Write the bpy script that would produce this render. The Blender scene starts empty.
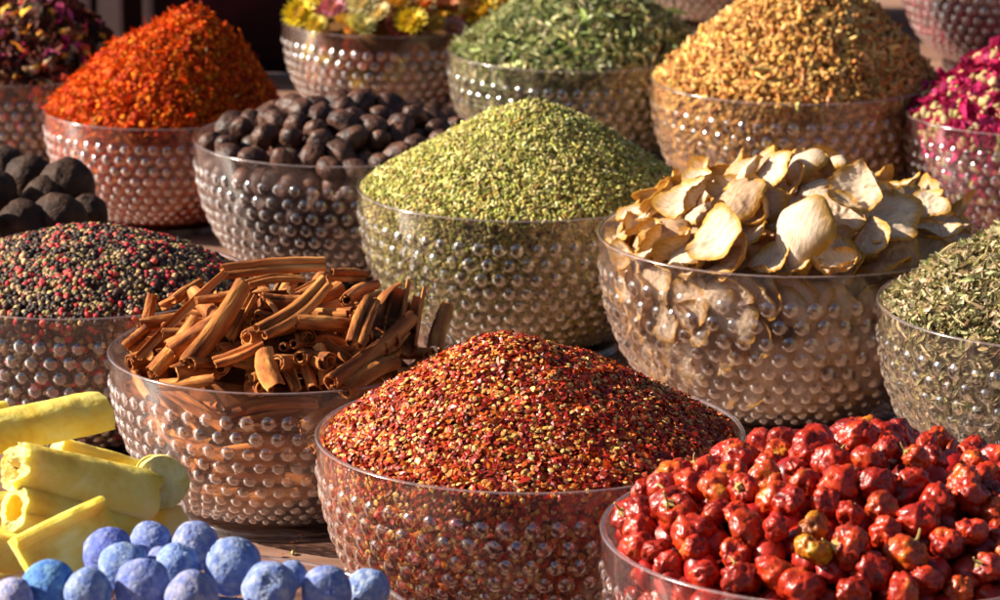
import bpy, math, random
import numpy as np
from mathutils import Vector, Matrix, noise as mnoise, Euler
random.seed(7); rng = np.random.default_rng(7)
sc = bpy.context.scene
COL = bpy.data.collections.new('spice_stall'); sc.collection.children.link(COL)
ZC = 0.79; F = 4000.0; PITCH = math.radians(14)

# ------------------------------------------------------------------ helpers
def link(o):
    COL.objects.link(o); return o

def mesh_np(name, V, faces, mats=(), smooth=True, col=None, matidx=None):
    """faces: int array (n,3) or (n,4) or list of such"""
    me = bpy.data.meshes.new(name)
    if not isinstance(faces, (list, tuple)): faces = [faces]
    faces = [np.asarray(f, dtype=np.int32) for f in faces if len(f)]
    V = np.asarray(V, dtype=np.float32)
    me.vertices.add(len(V)); me.vertices.foreach_set('co', V.ravel())
    nl = sum(f.size for f in faces); npoly = sum(len(f) for f in faces)
    me.loops.add(nl); me.polygons.add(npoly)
    me.loops.foreach_set('vertex_index', np.concatenate([f.ravel() for f in faces]))
    tot = np.concatenate([np.full(len(f), f.shape[1], dtype=np.int32) for f in faces])
    st = np.concatenate([[0], np.cumsum(tot)[:-1]]).astype(np.int32)
    me.polygons.foreach_set('loop_start', st)
    me.polygons.foreach_set('loop_total', tot)
    me.polygons.foreach_set('use_smooth', np.full(npoly, smooth, dtype=bool))
    if matidx is not None: me.polygons.foreach_set('material_index', np.asarray(matidx, dtype=np.int32))
    me.update(calc_edges=True)
    if col is not None:
        a = me.color_attributes.new('col', 'FLOAT_COLOR', 'POINT')
        c = np.ones((len(V), 4), dtype=np.float32); c[:, :3] = col
        a.data.foreach_set('color', c.ravel())
    for m in mats: me.materials.append(m)
    me.validate()
    return me

def sharp(me, deg=42):
    me.set_sharp_from_angle(angle=math.radians(deg)); return me

def obj(name, me, parent=None, loc=None, rot=None, scale=None):
    o = bpy.data.objects.new(name, me); link(o)
    if parent: o.parent = parent
    if loc is not None: o.location = loc
    if rot is not None:
        if isinstance(rot, Matrix): o.rotation_euler = rot.to_euler()
        else: o.rotation_euler = rot
    if scale is not None: o.scale = scale if hasattr(scale, '__len__') else (scale,)*3
    return o

def tag(o, label=None, cat=None, group=None, kind=None):
    if label: o['label'] = label
    if cat: o['category'] = cat
    if group: o['group'] = group
    if kind: o['kind'] = kind
    return o

def px_dir(px, py):
    u = (px-500)/F; v = (300-py)/F
    return np.array([u, math.cos(PITCH)+v*math.sin(PITCH), -math.sin(PITCH)+v*math.cos(PITCH)])

def px_point(px, py, D):
    return np.array([0, 0, ZC]) + D*px_dir(px, py)

# ------------------------------------------------------------------ materials
def new_mat(name):
    m = bpy.data.materials.new(name); m.use_nodes = True
    nt = m.node_tree
    for n in list(nt.nodes): nt.nodes.remove(n)
    out = nt.nodes.new('ShaderNodeOutputMaterial')
    return m, nt, out
def N(nt, typ, **kw):
    n = nt.nodes.new(typ)
    for k, v in kw.items():
        if k.startswith('i_'):
            key = k[2:].replace('_', ' ')
            n.inputs[key].default_value = v
        else: setattr(n, k, v)
    return n
def ramp(nt, fac, stops):
    r = nt.nodes.new('ShaderNodeValToRGB')
    e = r.color_ramp.elements
    while len(e) < len(stops): e.new(0.5)
    for k, (p, c) in enumerate(stops):
        e[k].position = p; e[k].color = (*c, 1) if len(c) == 3 else c
    nt.links.new(fac, r.inputs[0]); return r

def mat_grain(name, rough=0.6, spec=0.4, sub=0.0, nscale=300, nstr=0.35, transl=0.0, bump=0.0):
    """reads each grain's own colour, with a little speckle"""
    m, nt, out = new_mat(name)
    at = N(nt, 'ShaderNodeAttribute', attribute_name='col')
    tc = N(nt, 'ShaderNodeTexCoord')
    no = N(nt, 'ShaderNodeTexNoise'); no.inputs['Scale'].default_value = nscale; no.inputs['Detail'].default_value = 3
    nt.links.new(tc.outputs['Object'], no.inputs['Vector'])
    mr = N(nt, 'ShaderNodeMapRange'); mr.inputs[1].default_value = 0.3; mr.inputs[2].default_value = 0.7
    mr.inputs[3].default_value = 1-nstr; mr.inputs[4].default_value = 1+nstr
    nt.links.new(no.outputs['Fac'], mr.inputs[0])
    mx = N(nt, 'ShaderNodeVectorMath', operation='SCALE')
    nt.links.new(at.outputs['Color'], mx.inputs[0]); nt.links.new(mr.outputs[0], mx.inputs['Scale'])
    b = N(nt, 'ShaderNodeBsdfPrincipled')
    b.inputs['Roughness'].default_value = rough
    b.inputs['Specular IOR Level'].default_value = spec
    nt.links.new(mx.outputs[0], b.inputs['Base Color'])
    if bump:
        bp = N(nt, 'ShaderNodeBump'); bp.inputs['Strength'].default_value = bump; bp.inputs['Distance'].default_value = 0.001
        nt.links.new(no.outputs['Fac'], bp.inputs['Height']); nt.links.new(bp.outputs[0], b.inputs['Normal'])
    if transl:
        t = N(nt, 'ShaderNodeBsdfTranslucent'); nt.links.new(mx.outputs[0], t.inputs['Color'])
        ms = N(nt, 'ShaderNodeMixShader'); ms.inputs[0].default_value = transl
        nt.links.new(b.outputs[0], ms.inputs[1]); nt.links.new(t.outputs[0], ms.inputs[2])
        nt.links.new(ms.outputs[0], out.inputs[0])
    else: nt.links.new(b.outputs[0], out.inputs[0])
    return m

def mat_noise(name, stops, scale=20, detail=6, rough=0.6, spec=0.4, bump=0.3, bdist=0.001, bscale=None, stretch=None, dist=0.0, use_color=False, coords='Object'):
    m, nt, out = new_mat(name)
    tc = N(nt, 'ShaderNodeTexCoord'); src = tc.outputs[coords]
    if use_color == 'rand' or True:
        oi = N(nt, 'ShaderNodeObjectInfo')
        ad = N(nt, 'ShaderNodeVectorMath', operation='ADD')
        ml = N(nt, 'ShaderNodeMath', operation='MULTIPLY'); ml.inputs[1].default_value = 7.0
        nt.links.new(oi.outputs['Random'], ml.inputs[0])
        nt.links.new(src, ad.inputs[0]); nt.links.new(ml.outputs[0], ad.inputs[1]); src = ad.outputs[0]
    if stretch:
        mp = N(nt, 'ShaderNodeMapping'); mp.inputs['Scale'].default_value = stretch
        nt.links.new(src, mp.inputs[0]); src = mp.outputs[0]
    no = N(nt, 'ShaderNodeTexNoise'); no.inputs['Scale'].default_value = scale
    no.inputs['Detail'].default_value = detail; no.inputs['Distortion'].default_value = dist
    no.inputs['Roughness'].default_value = 0.6
    nt.links.new(src, no.inputs['Vector'])
    r = ramp(nt, no.outputs['Fac'], stops)
    b = N(nt, 'ShaderNodeBsdfPrincipled'); b.inputs['Roughness'].default_value = rough
    b.inputs['Specular IOR Level'].default_value = spec
    cs = r.outputs[0]
    if use_color:
        mx = N(nt, 'ShaderNodeMix', data_type='RGBA', blend_type='MULTIPLY'); mx.inputs[0].default_value = 1
        nt.links.new(cs, mx.inputs[6]); nt.links.new(oi.outputs['Color'], mx.inputs[7]); cs = mx.outputs[2]
    nt.links.new(cs, b.inputs['Base Color'])
    if bump:
        n2 = N(nt, 'ShaderNodeTexNoise'); n2.inputs['Scale'].default_value = bscale or scale*4; n2.inputs['Detail'].default_value = 8
        nt.links.new(src, n2.inputs['Vector'])
        bp = N(nt, 'ShaderNodeBump'); bp.inputs['Strength'].default_value = bump; bp.inputs['Distance'].default_value = bdist
        nt.links.new(n2.outputs['Fac'], bp.inputs['Height']); nt.links.new(bp.outputs[0], b.inputs['Normal'])
    nt.links.new(b.outputs[0], out.inputs[0])
    return m, nt, b

def mat_glass(name, refr, dust, tint, rough=0.04, grefl=1.0):
    """pressed glass wall: straight see-through, lens-like refraction, mirror sheen and a dusty film whose pink haze also imitates light scattered in the glass"""
    m, nt, out = new_mat(name)
    tr = N(nt, 'ShaderNodeBsdfTransparent'); tr.inputs[0].default_value = (*tint, 1)
    cur = tr.outputs[0]
    if refr > 0:
        rf = N(nt, 'ShaderNodeBsdfRefraction'); rf.inputs['Color'].default_value = (*tint, 1)
        rf.inputs['IOR'].default_value = 1.45; rf.inputs['Roughness'].default_value = 0.02
        ms = N(nt, 'ShaderNodeMixShader'); ms.inputs[0].default_value = refr
        nt.links.new(cur, ms.inputs[1]); nt.links.new(rf.outputs[0], ms.inputs[2]); cur = ms.outputs[0]
    df = N(nt, 'ShaderNodeBsdfDiffuse'); df.inputs[0].default_value = (0.72, 0.53, 0.49, 1)  # dusty film tinted pink, also imitating sunlight scattered inside the glass
    tl = N(nt, 'ShaderNodeBsdfTranslucent'); tl.inputs[0].default_value = (0.72, 0.53, 0.49, 1)
    md = N(nt, 'ShaderNodeMixShader'); md.inputs[0].default_value = 0.35
    nt.links.new(df.outputs[0], md.inputs[1]); nt.links.new(tl.outputs[0], md.inputs[2])
    tc = N(nt, 'ShaderNodeTexCoord')
    no = N(nt, 'ShaderNodeTexNoise'); no.inputs['Scale'].default_value = 25; no.inputs['Detail'].default_value = 9; no.inputs['Roughness'].default_value = 0.75
    nt.links.new(tc.outputs['Object'], no.inputs['Vector'])
    mr = N(nt, 'ShaderNodeMapRange'); mr.inputs[1].default_value = 0.35; mr.inputs[2].default_value = 0.75
    mr.inputs[3].default_value = dust*0.5; mr.inputs[4].default_value = dust*1.9
    nt.links.new(no.outputs['Fac'], mr.inputs[0])
    m2 = N(nt, 'ShaderNodeMixShader'); nt.links.new(mr.outputs[0], m2.inputs[0])
    nt.links.new(cur, m2.inputs[1]); nt.links.new(md.outputs[0], m2.inputs[2])
    gl = N(nt, 'ShaderNodeBsdfGlossy'); gl.inputs['Roughness'].default_value = rough
    gl.inputs['Color'].default_value = (1, 1, 1, 1)
    fr = N(nt, 'ShaderNodeFresnel'); fr.inputs['IOR'].default_value = 1.5
    fm = N(nt, 'ShaderNodeMath', operation='MULTIPLY'); fm.inputs[1].default_value = grefl; fm.use_clamp = True
    nt.links.new(fr.outputs[0], fm.inputs[0])
    # fresnel on back faces would go total-internal: use the absolute facing instead
    lw = N(nt, 'ShaderNodeLayerWeight'); lw.inputs[0].default_value = 0.5
    pw = N(nt, 'ShaderNodeMath', operation='POWER'); pw.inputs[1].default_value = 4.0
    nt.links.new(lw.outputs['Facing'], pw.inputs[0])
    ma = N(nt, 'ShaderNodeMath', operation='MULTIPLY_ADD'); ma.inputs[1].default_value = 0.8*grefl; ma.inputs[2].default_value = 0.045*grefl; ma.use_clamp = True
    nt.links.new(pw.outputs[0], ma.inputs[0])
    m3 = N(nt, 'ShaderNodeMixShader'); nt.links.new(ma.outputs[0], m3.inputs[0])
    nt.links.new(m2.outputs[0], m3.inputs[1]); nt.links.new(gl.outputs[0], m3.inputs[2])
    nt.links.new(m3.outputs[0], out.inputs[0])
    return m

M_wall = mat_glass('glass_wall', 0.06, 0.030, (0.985, 0.955, 0.945))
M_bump = mat_glass('glass_bump', 0.45, 0.03, (0.99, 0.97, 0.965), rough=0.12, grefl=5.0)
M_inner = mat_glass('glass_inner', 0.10, 0.015, (0.99, 0.975, 0.97), rough=0.12, grefl=0.6)
M_foot = mat_glass('glass_foot', 0.5, 0.06, (0.85, 0.80, 0.78), rough=0.12, grefl=1.8)
M_rim = mat_glass('glass_rim', 0.3, 0.22, (0.93, 0.9, 0.9), rough=0.15, grefl=2.2)

# ------------------------------------------------------------------ bowl
PZ = np.array([.055, .075, .10, .16, .22, .31, .38, .45, .55, .65, .8, .97])
PR = np.array([.40, .54, .60, .685, .755, .83, .87, .90, .938, .964, .985, 1.0])
def rout(z): return np.interp(z, PZ, PR)

def build_bowl_meshes():
    # dense profile by arc length, smoothed
    z = np.linspace(.055, .97, 400); r = rout(z)
    k = np.ones(25)/25
    rp = np.pad(r, 12, mode='edge'); r = np.convolve(rp, k, mode='valid')
    s = np.concatenate([[0], np.cumsum(np.hypot(np.diff(z), np.diff(r)))])
    L = s[-1]
    ns, nt_ = 150, 624
    ss = np.linspace(0, L, ns); zz = np.interp(ss, s, z); rr = np.interp(ss, s, r)
    dz = np.gradient(zz, ss); dr = np.gradient(rr, ss)
    nn = np.hypot(dz, dr); nr, nz = dz/nn, -dr/nn
    th = np.linspace(0, 2*np.pi, nt_, endpoint=False)
    NB = 54
    disp = np.zeros((ns, nt_)); ccos = None
    # rows from the top down
    s_top = L - 0.165; row = 0; sc_ = s_top
    while sc_ > 0.20:
        rc = np.interp(sc_, ss, rr)
        pitch = 2*np.pi*rc/NB
        rad_t = pitch*0.31; rad_s = min(0.037, pitch*0.34)
        off = (row % 2)*0.5
        a = (th/(2*np.pi)*NB + off)
        ki = np.round(a).astype(int) % NB
        jt, js, jr, jh = (rng.uniform(-1, 1, NB) for _ in range(4))
        da = (a - np.round(a) + .07*jt[ki])*pitch
        rr_t = rad_t*(1+.08*jr[ki]); rr_s = rad_s*(1+.08*jr[ki]); amp = .017*(1+.2*jh[ki])
        for i in range(ns):
            ds = ss[i]-sc_
            if abs(ds) < rad_s*1.3:
                q = 1-((ds+.004*js[ki])/rr_s)**2-(da/rr_t)**2
                q = np.clip(q, 0, 1)
                disp[i] = np.maximum(disp[i], amp*np.sqrt(q)*np.clip(q*6, 0, 1)**.5)
        sc_ -= max(0.064, pitch*0.88*0.87+0.006); row += 1
    R_ = rr[:, None]+disp*nr[:, None]; Z_ = zz[:, None]+disp*nz[:, None]
    V = np.stack([R_*np.cos(th), R_*np.sin(th), Z_*np.ones_like(th)], -1).reshape(-1, 3)
    i, j = np.meshgrid(np.arange(ns-1), np.arange(nt_), indexing='ij')
    j2 = (j+1) % nt_
    Fo = np.stack([i*nt_+j, i*nt_+j2, (i+1)*nt_+j2, (i+1)*nt_+j], -1).reshape(-1, 4)
    bumpv = (disp > 0).reshape(-1)
    mi = bumpv[Fo].sum(1) >= 2
    # inner wall, sparse, thickness .022
    t = 0.020; mi_n, mj = 36, 96
    si = np.linspace(0, L, mi_n); zi = np.interp(si, ss, zz)-np.interp(si, ss, nz)*t; ri = np.interp(si, ss, rr)-np.interp(si, ss, nr)*t
    zi[-1] = .97
    thi = np.linspace(0, 2*np.pi, mj, endpoint=False)
    Vi = np.stack([ri[:, None]*np.cos(thi), ri[:, None]*np.sin(thi), zi[:, None]*np.ones(mj)], -1).reshape(-1, 3)
    b0 = len(V)
    i, j = np.meshgrid(np.arange(mi_n-1), np.arange(mj), indexing='ij'); j2 = (j+1) % mj
    Fi = np.stack([i*mj+j, (i+1)*mj+j, (i+1)*mj+j2, i*mj+j2], -1).reshape(-1, 4)+b0
    Vall = np.concatenate([V, Vi])
    matidx = np.concatenate([mi.astype(int), np.full(len(Fi), 2)])
    body = mesh_np('bowl_wall', Vall, [Fo, Fi], (M_wall, M_bump, M_inner), True, matidx=matidx)
    # rim: rounded lip, revolve a small profile
    def lathe(name, prof, mat, n=128, wob=0):
        P = np.array(prof); m = len(P); th = np.linspace(0, 2*np.pi, n, endpoint=False)
        V = np.stack([P[:, 0][:, None]*np.cos(th), P[:, 0][:, None]*np.sin(th), P[:, 1][:, None]*np.ones(n)], -1).reshape(-1, 3)
        i, j = np.meshgrid(np.arange(m-1), np.arange(n), indexing='ij'); j2 = (j+1) % n
        Fq = np.stack([i*n+j, i*n+j2, (i+1)*n+j2, (i+1)*n+j], -1).reshape(-1, 4)
        return mesh_np(name, V, Fq, (mat,), True)
    c = [(0.990+0.0125*math.cos(a), 0.978+0.0075*math.sin(a)) for a in np.linspace(-0.5, math.pi+0.5, 9)]
    rim = lathe('rim', c, M_rim, 160)
    fp = [(0.0, .052), (.36, .052), (.385, .056), (.52, .058), (.575, .062), (.60, .054), (.607, .045), (.60, .036), (.575, .033), (.57, .026), (.60, .020), (.606, .012), (.60, .004), (.575, .0015), (.40, .0015), (0, .0015)]
    foot = lathe('foot', fp[::-1], M_foot, 128)
    return body, rim, foot
ME_BODY, ME_RIM, ME_FOOT = build_bowl_meshes()

KH = 0.98
def bowl_solve(cx, cy, hw):
    d = px_dir(cx, cy)
    D = ZC/(KH*hw/F - d[2])
    return D*d[0], D*d[1], hw*D/F

class Bowl:
    def __init__(s, cx, cy, hw, label):
        s.x, s.y, s.R = bowl_solve(cx, cy, hw)
        e = bpy.data.objects.new('glass_bowl', None); link(e); e.location = (s.x, s.y, 0.0); e.empty_display_size = .05
        e.scale = (s.R,)*3; e.rotation_euler = (0, 0, random.uniform(0, 6.28))
        tag(e, label, 'bowl', 'hobnail glass bowls set out on the stall table')
        obj('bowl_wall', ME_BODY, e); obj('rim', ME_RIM, e); obj('foot', ME_FOOT, e)
        s.e = e
    def mound(s, h, p=1.4, off=(0, 0), base=0.955, n_amp=0.015, n_scale=5, flat=0):
        s.h, s.p, s.off, s.base, s.na, s.nsc, s.flat = h, p, off, base, n_amp, n_scale, flat
        return s
    def top(s, X, Y):
        """X,Y in R units (arrays) -> z in R units"""
        X = np.asarray(X, float); Y = np.asarray(Y, float)
        ox, oy = s.off; dx, dy = X-ox, Y-oy
        d = np.hypot(dx, dy)+1e-9; ux, uy = dx/d, dy/d
        bq = ox*ux+oy*uy; cq = ox*ox+oy*oy-0.96**2
        dm = -bq+np.sqrt(np.maximum(bq*bq-cq, 1e-6))
        t = np.clip(d/dm, 0, 1.2)
        hh = s.h*(1-t**s.p)
        q = s.nsc
        sd = s.x*31.0
        nz = (np.sin(q*X+1.3+sd)*np.cos(q*.9*Y+.4)+.6*np.sin(q*2.1*X+q*1.3*Y+2+sd)+.4*np.sin(q*3.7*X-q*3.1*Y+sd)+.3*np.sin(q*7*X+1)*np.sin(q*6.3*Y+2))
        return s.base+hh+s.na*nz*(1-0.6*t)
    def top_w(s, x, y): return s.R*s.top((x-s.x)/s.R, (y-s.y)/s.R)
    def hit(s, px, py, lift=0.0):
        """where the pixel's sight line meets the heap"""
        d = px_dir(px, py)
        D0 = (s.y-1.3*s.R)/d[1]; D1 = (s.y+1.1*s.R)/d[1]
        best = None
        for D in np.linspace(D0, D1, 300):
            P = np.array([0, 0, ZC])+D*d
            r = math.hypot(P[0]-s.x, P[1]-s.y)/s.R
            if r > 1.0: 
                continue
            g = P[2]-(float(s.top_w(P[0], P[1]))+lift)
            if best is None or g < best[0]: best = (g, P)
            if g < 0: return P
        if best is None: return np.array([0, 0, ZC])+d*(s.y/d[1])
        return best[1]
    def normal(s, X, Y, e=0.02):
        zx = (s.top(X+e, Y)-s.top(X-e, Y))/(2*e); zy = (s.top(X, Y+e)-s.top(X, Y-e))/(2*e)
        n = np.stack([-zx, -zy, np.ones_like(zx)], -1)
        return n/np.linalg.norm(n, axis=-1, keepdims=True)

def rin(z, gap): # inner radius in R units
    return rout(z)-0.022-gap

# ------------------------------------------------------------------ grain templates
def T_ellipsoid(seg=6, rings=4):
    V = [(0, 0, 1)]
    for i in range(1, rings):
        ph = math.pi*i/rings
        for j in range(seg): V.append((math.sin(ph)*math.cos(2*math.pi*j/seg), math.sin(ph)*math.sin(2*math.pi*j/seg), math.cos(ph)))
    V.append((0, 0, -1)); n = len(V)-1
    Fc = []
    for j in range(seg): Fc.append((0, 1+j, 1+(j+1) % seg))
    for i in range(rings-2):
        for j in range(seg):
            a = 1+i*seg+j; b = 1+i*seg+(j+1) % seg; c = a+seg; d = b+seg
            Fc += [(a, c, d), (a, d, b)]
    for j in range(seg): Fc.append((n, n-seg+(j+1) % seg, n-seg+j))
    V = np.array(V)[:, [2, 0, 1]]  # long axis = x
    return V, np.array(Fc)
def T_bent(seg=5, rings=6, bend=0.6):
    V, Fc = T_ellipsoid(seg, rings); V = V.copy()
    V[:, 2] += bend*(V[:, 0]**2-.4)*1.6
    return V, Fc
def T_flake(k):
    r = random.Random(k); n = 6
    V = [(0, 0, r.uniform(.1, .35))]
    for j in range(n):
        a = 2*math.pi*(j+r.uniform(-.3, .3))/n; q = r.uniform(.55, 1.15)
        V.append((q*math.cos(a), q*math.sin(a)*.8, r.uniform(-.35, .35)))
    return np.array(V), np.array([(0, 1+j, 1+(j+1) % n) for j in range(n)])
def T_leaf(k):
    r = random.Random(k); V = []; m = 5; curl = r.uniform(.5, 1.4); bend = r.uniform(-.6, .6); tw = r.uniform(-1, 1)
    for i in range(m):
        t = i/(m-1)*2-1; w = math.sqrt(max(0, 1-t*t*.93))
        for q in (-1, -.35, .35, 1):
            y = q*w*math.cos(curl*abs(q)*.7); z = w*abs(q)**1.4*curl*.7+bend*t*t
            c, s_ = math.cos(tw*t*.6), math.sin(tw*t*.6)
            V.append((t, (y*c-z*s_), (y*s_+z*c)))
    Fc = []
    for i in range(m-1):
        for q in range(3):
            a = i*4+q; Fc += [(a, a+1, a+5), (a, a+5, a+4)]
    return np.array(V), np.array(Fc)
def T_lump(k, seg=6, rings=5, amp=.35):
    V, Fc = T_ellipsoid(seg, rings); r = np.random.default_rng(k)
    V = V*(1+r.uniform(-amp, amp, (len(V), 1)))
    return V, Fc
def T_petal(k):
    r = random.Random(k); V = []; m = 5; c = r.uniform(.2, .8); wv = r.uniform(0, 6)
    for i in range(m):
        t = i/(m-1); w = math.sin(math.pi*min(.97, t*.85+.12))**.8
        for q in (-1, -.5, 0, .5, 1):
            V.append((2*t-1, q*w*.85, c*(q*q)*w*.8+.25*math.sin(wv+4*t+3*q)+.5*c*(2*t-1)**2))
    Fc = []
    for i in range(m-1):
        for q in range(4):
            a = i*5+q; Fc += [(a, a+1, a+6), (a, a+6, a+5)]
    return np.array(V), np.array(Fc)

def scatter_arrays(kinds, P, Nn):
    """kinds: list of dict(w, T list, size (l,w,h) m, var, cols, cj, tilt). returns V,F,C"""
    n = len(P); w = np.array([k['w'] for k in kinds], float); w /= w.sum()
    which = rng.choice(len(kinds), n, p=w)
    Vs, Fs, Cs = [], [], []; base = 0
    for ki, k in enumerate(kinds):
        idx0 = np.where(which == ki)[0]
        sub = rng.integers(0, len(k['T']), len(idx0))
        for ti, (TV, TF) in enumerate(k['T']):
            idx = idx0[sub == ti]; m = len(idx)
            if not m: continue
            nn = Nn[idx]+rng.normal(0, k.get('tilt', .35), (m, 3)); nn /= np.linalg.norm(nn, axis=1, keepdims=True)
            a = rng.normal(0, 1, (m, 3)); t = a-(a*nn).sum(1, keepdims=True)*nn; t /= np.linalg.norm(t, axis=1, keepdims=True)
            b = np.cross(nn, t)
            sz = np.array(k['size'])[None]*np.exp(rng.normal(0, k.get('var', .18), (m, 1)))*np.exp(rng.normal(0, .1, (m, 3)))*.5
            W = TV[None]*sz[:, None, :]
            V = W[:, :, 0:1]*t[:, None]+W[:, :, 1:2]*b[:, None]+W[:, :, 2:3]*nn[:, None]+P[idx][:, None]
            cols = np.array(k['cols'])[rng.integers(0, len(k['cols']), m)]
            cols = cols*np.exp(rng.normal(0, k.get('cj', .22), (m, 1)))*np.exp(rng.normal(0, .07, (m, 3)))
            Vs.append(V.reshape(-1, 3)); nv = len(TV)
            Fs.append((TF[None]+(np.arange(m)*nv)[:, None, None]+base).reshape(-1, 3)); base += m*nv
            Cs.append(np.repeat(cols, nv, axis=0))
    return np.concatenate(Vs), np.concatenate(Fs), np.clip(np.concatenate(Cs), 0, 1)

def core_arrays(bw, col, gap):
    """the closed body of the heap under its outer grains"""
    nr, nt_ = 40, 96; g = gap/bw.R
    th = np.linspace(0, 2*np.pi, nt_, endpoint=False)
    V = []
    zs = np.linspace(.09, bw.base-.01, 14)
    rings = [(0.02, None)]
    for z in zs: V.append(np.stack([rin(z, g)*np.cos(th), rin(z, g)*np.sin(th), np.full(nt_, z)], -1))
    rmax = float(rin(bw.base-.01, g))
    for q in np.linspace(1, 0.01, nr):
        X, Y = q*rmax*np.cos(th), q*rmax*np.sin(th)
        V.append(np.stack([X, Y, np.maximum(bw.top(X, Y)-g*1.3, zs[-1])], -1))
    m = len(V); V = np.concatenate(V)
    i, j = np.meshgrid(np.arange(m-1), np.arange(nt_), indexing='ij'); j2 = (j+1) % nt_
    a = np.stack([i*nt_+j, i*nt_+j2, (i+1)*nt_+j2], -1).reshape(-1, 3); b = np.stack([i*nt_+j, (i+1)*nt_+j2, (i+1)*nt_+j], -1).reshape(-1, 3)
    Fc = np.concatenate([a, b])
    C = np.tile(np.array(col), (len(V), 1))
    return V*bw.R, Fc, C

def heap(bw, name, mat, kinds, ntop, nwall, depth, corecol, gap=0.004, label='', cat='', spill=0, over=0.0, smooth=True):
    R = bw.R
    rmax = float(rin(.95, 0.004/R))+over
    rr = np.sqrt(rng.uniform(0, 1, ntop))*rmax; th = rng.uniform(0, 2*np.pi, ntop)
    X, Y = rr*np.cos(th), rr*np.sin(th); Z = bw.top(X, Y); Nn = bw.normal(X, Y)
    P = np.stack([X, Y, Z], -1)*R + Nn*rng.uniform(-depth, depth*.45, (ntop, 1))
    # wall
    z = rng.uniform(.10, bw.base, nwall); th = rng.uniform(-np.pi/2-2.2, -np.pi/2+2.2, nwall)
    g = rng.uniform(.0012, .0012+depth, nwall)/R
    r = rin(z, 0)-g
    slope = (rout(z+.02)-rout(z-.02))/.04
    Nw = np.stack([np.cos(th), np.sin(th), -slope], -1); Nw /= np.linalg.norm(Nw, axis=1, keepdims=True)
    Pw = np.stack([r*np.cos(th), r*np.sin(th), z], -1)*R
    V1, F1, C1 = scatter_arrays(kinds, P, Nn)
    kw = [dict(k, tilt=k.get('tilt', .35)*.5) for k in kinds]
    V2, F2, C2 = scatter_arrays(kw, Pw, Nw)
    V0, F0, C0 = core_arrays(bw, corecol, gap)  # core colour darker than the grains: painted shade in the gaps between them
    # keep wall grains inside the glass
    rv = np.hypot(V2[:, 0], V2[:, 1]); lim = (rout(V2[:, 2]/R)-.0225)*R
    f = np.minimum(1, lim/np.maximum(rv, 1e-6)); V2[:, 0] *= f; V2[:, 1] *= f
    lowm = V1[:, 2] < .965*R
    rv = np.hypot(V1[:, 0], V1[:, 1]); f = np.where(lowm, np.minimum(1, .972*R/np.maximum(rv, 1e-6)), 1); V1[:, 0] *= f; V1[:, 1] *= f
    V = np.concatenate([V0, V1, V2]); n0, n1 = len(V0), len(V1)
    me = mesh_np(name, V, np.concatenate([F0, F1+n0, F2+n0+n1]), (mat,), smooth, col=np.concatenate([C0, C1, C2]))
    o = obj(name, me, loc=(bw.x, bw.y, 0))
    tag(o, label, cat, kind='stuff')
    return o

# ------------------------------------------------------------------ bowls
bowls = {}
def B(key, cx, cy, hw, what): bowls[key] = Bowl(cx, cy, hw, what); return bowls[key]
b_flakes = B('flakes', 530, 432, 215, 'clear hobnail glass bowl full of red chilli flakes, front centre').mound(.47, 1.45, (-.12, 0), n_amp=.014)
b_cinn = B('cinn', 283, 348, 175, 'clear hobnail glass bowl holding the cinnamon sticks').mound(.36, 2.2, (0, 0), base=.93, n_amp=.01)
b_fennel = B('fennel', 524, 185, 167, 'clear hobnail glass bowl heaped with green fennel seed').mound(.50, 1.4, (.08, 0), base=.975, n_amp=.012)
b_slices = B('slices', 790, 232, 193, 'clear hobnail glass bowl holding pale dried fruit slices').mound(.38, 2.0, (0, 0), base=.95, n_amp=.01)
b_herb = B('herb', 1077, 302, 200, 'clear hobnail glass bowl of grey-green dried herb cut by the right edge').mound(.55, 1.3, (0, 0), n_amp=.01)
b_red = B('redch', 855, 528, 255, 'clear hobnail glass bowl of whole red chillies in the front right corner').mound(.34, 2.4, (0.1, 0), base=.945, n_amp=.025)
b_pep = B('pepper', 83, 278, 170, 'clear hobnail glass bowl holding the mixed peppercorns').mound(.30, 1.8, (.05, 0), n_amp=.012)
b_org = B('orange', 164, 106, 121, 'clear hobnail glass bowl under the tall orange safflower heap').mound(.83, 1.5, (.26, 0), n_amp=.035, base=.95)
b_nut = B('nutmeg', 343, 136, 150, 'clear hobnail glass bowl holding brown nutmegs').mound(.30, 2.0, (0, 0), base=.88, n_amp=.01)
b_leaf = B('leaf', 578, 48, 131, 'clear hobnail glass bowl of dried green leaves at the back').mound(.58, 1.4, (.1, 0), n_amp=.03)
b_gold = B('gold', 795, 77, 145, 'clear hobnail glass bowl heaped with golden brown dried buds').mound(.80, 1.4, (.15, 0), n_amp=.025)
b_rose = B('rose', 1036, 110, 134, 'clear hobnail glass bowl of magenta rose petals by the right edge').mound(.62, 1.3, (.05, 0), n_amp=.02)
b_flow = B('flower', 392, 18, 111, 'clear hobnail glass bowl of yellow strawflowers at the back').mound(.45, 2.0, (0, 0), base=.95, n_amp=.02)
b_potp = B('potp', 20, 65, 115, 'clear hobnail glass bowl of dark flower mix in the back left corner').mound(.62, 1.3, (.3, 0), n_amp=.04)
b_lime = B('balls', -35, 205, 130, 'clear hobnail glass bowl of dark dried limes at the left edge').mound(.25, 2.0, (.1, 0), base=.86, n_amp=.01)
b_tr = B('tr', 1018, -48, 120, 'clear hobnail glass bowl of dried berries in the back right corner, rim out of view').mound(.4, 1.4, (0, 0), n_amp=.02)
b_tc = B('tc', 722, -78, 104, 'clear hobnail glass bowl of pale seed whose foot just shows at the top edge').mound(.4, 1.4, (0, 0), n_amp=.02)
b_blue = B('blue', 170, 628, 250, 'clear hobnail glass bowl holding the blue balls at the lower left edge').mound(.10, 2.0, (0, 0), base=.86, n_amp=.0)
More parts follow.
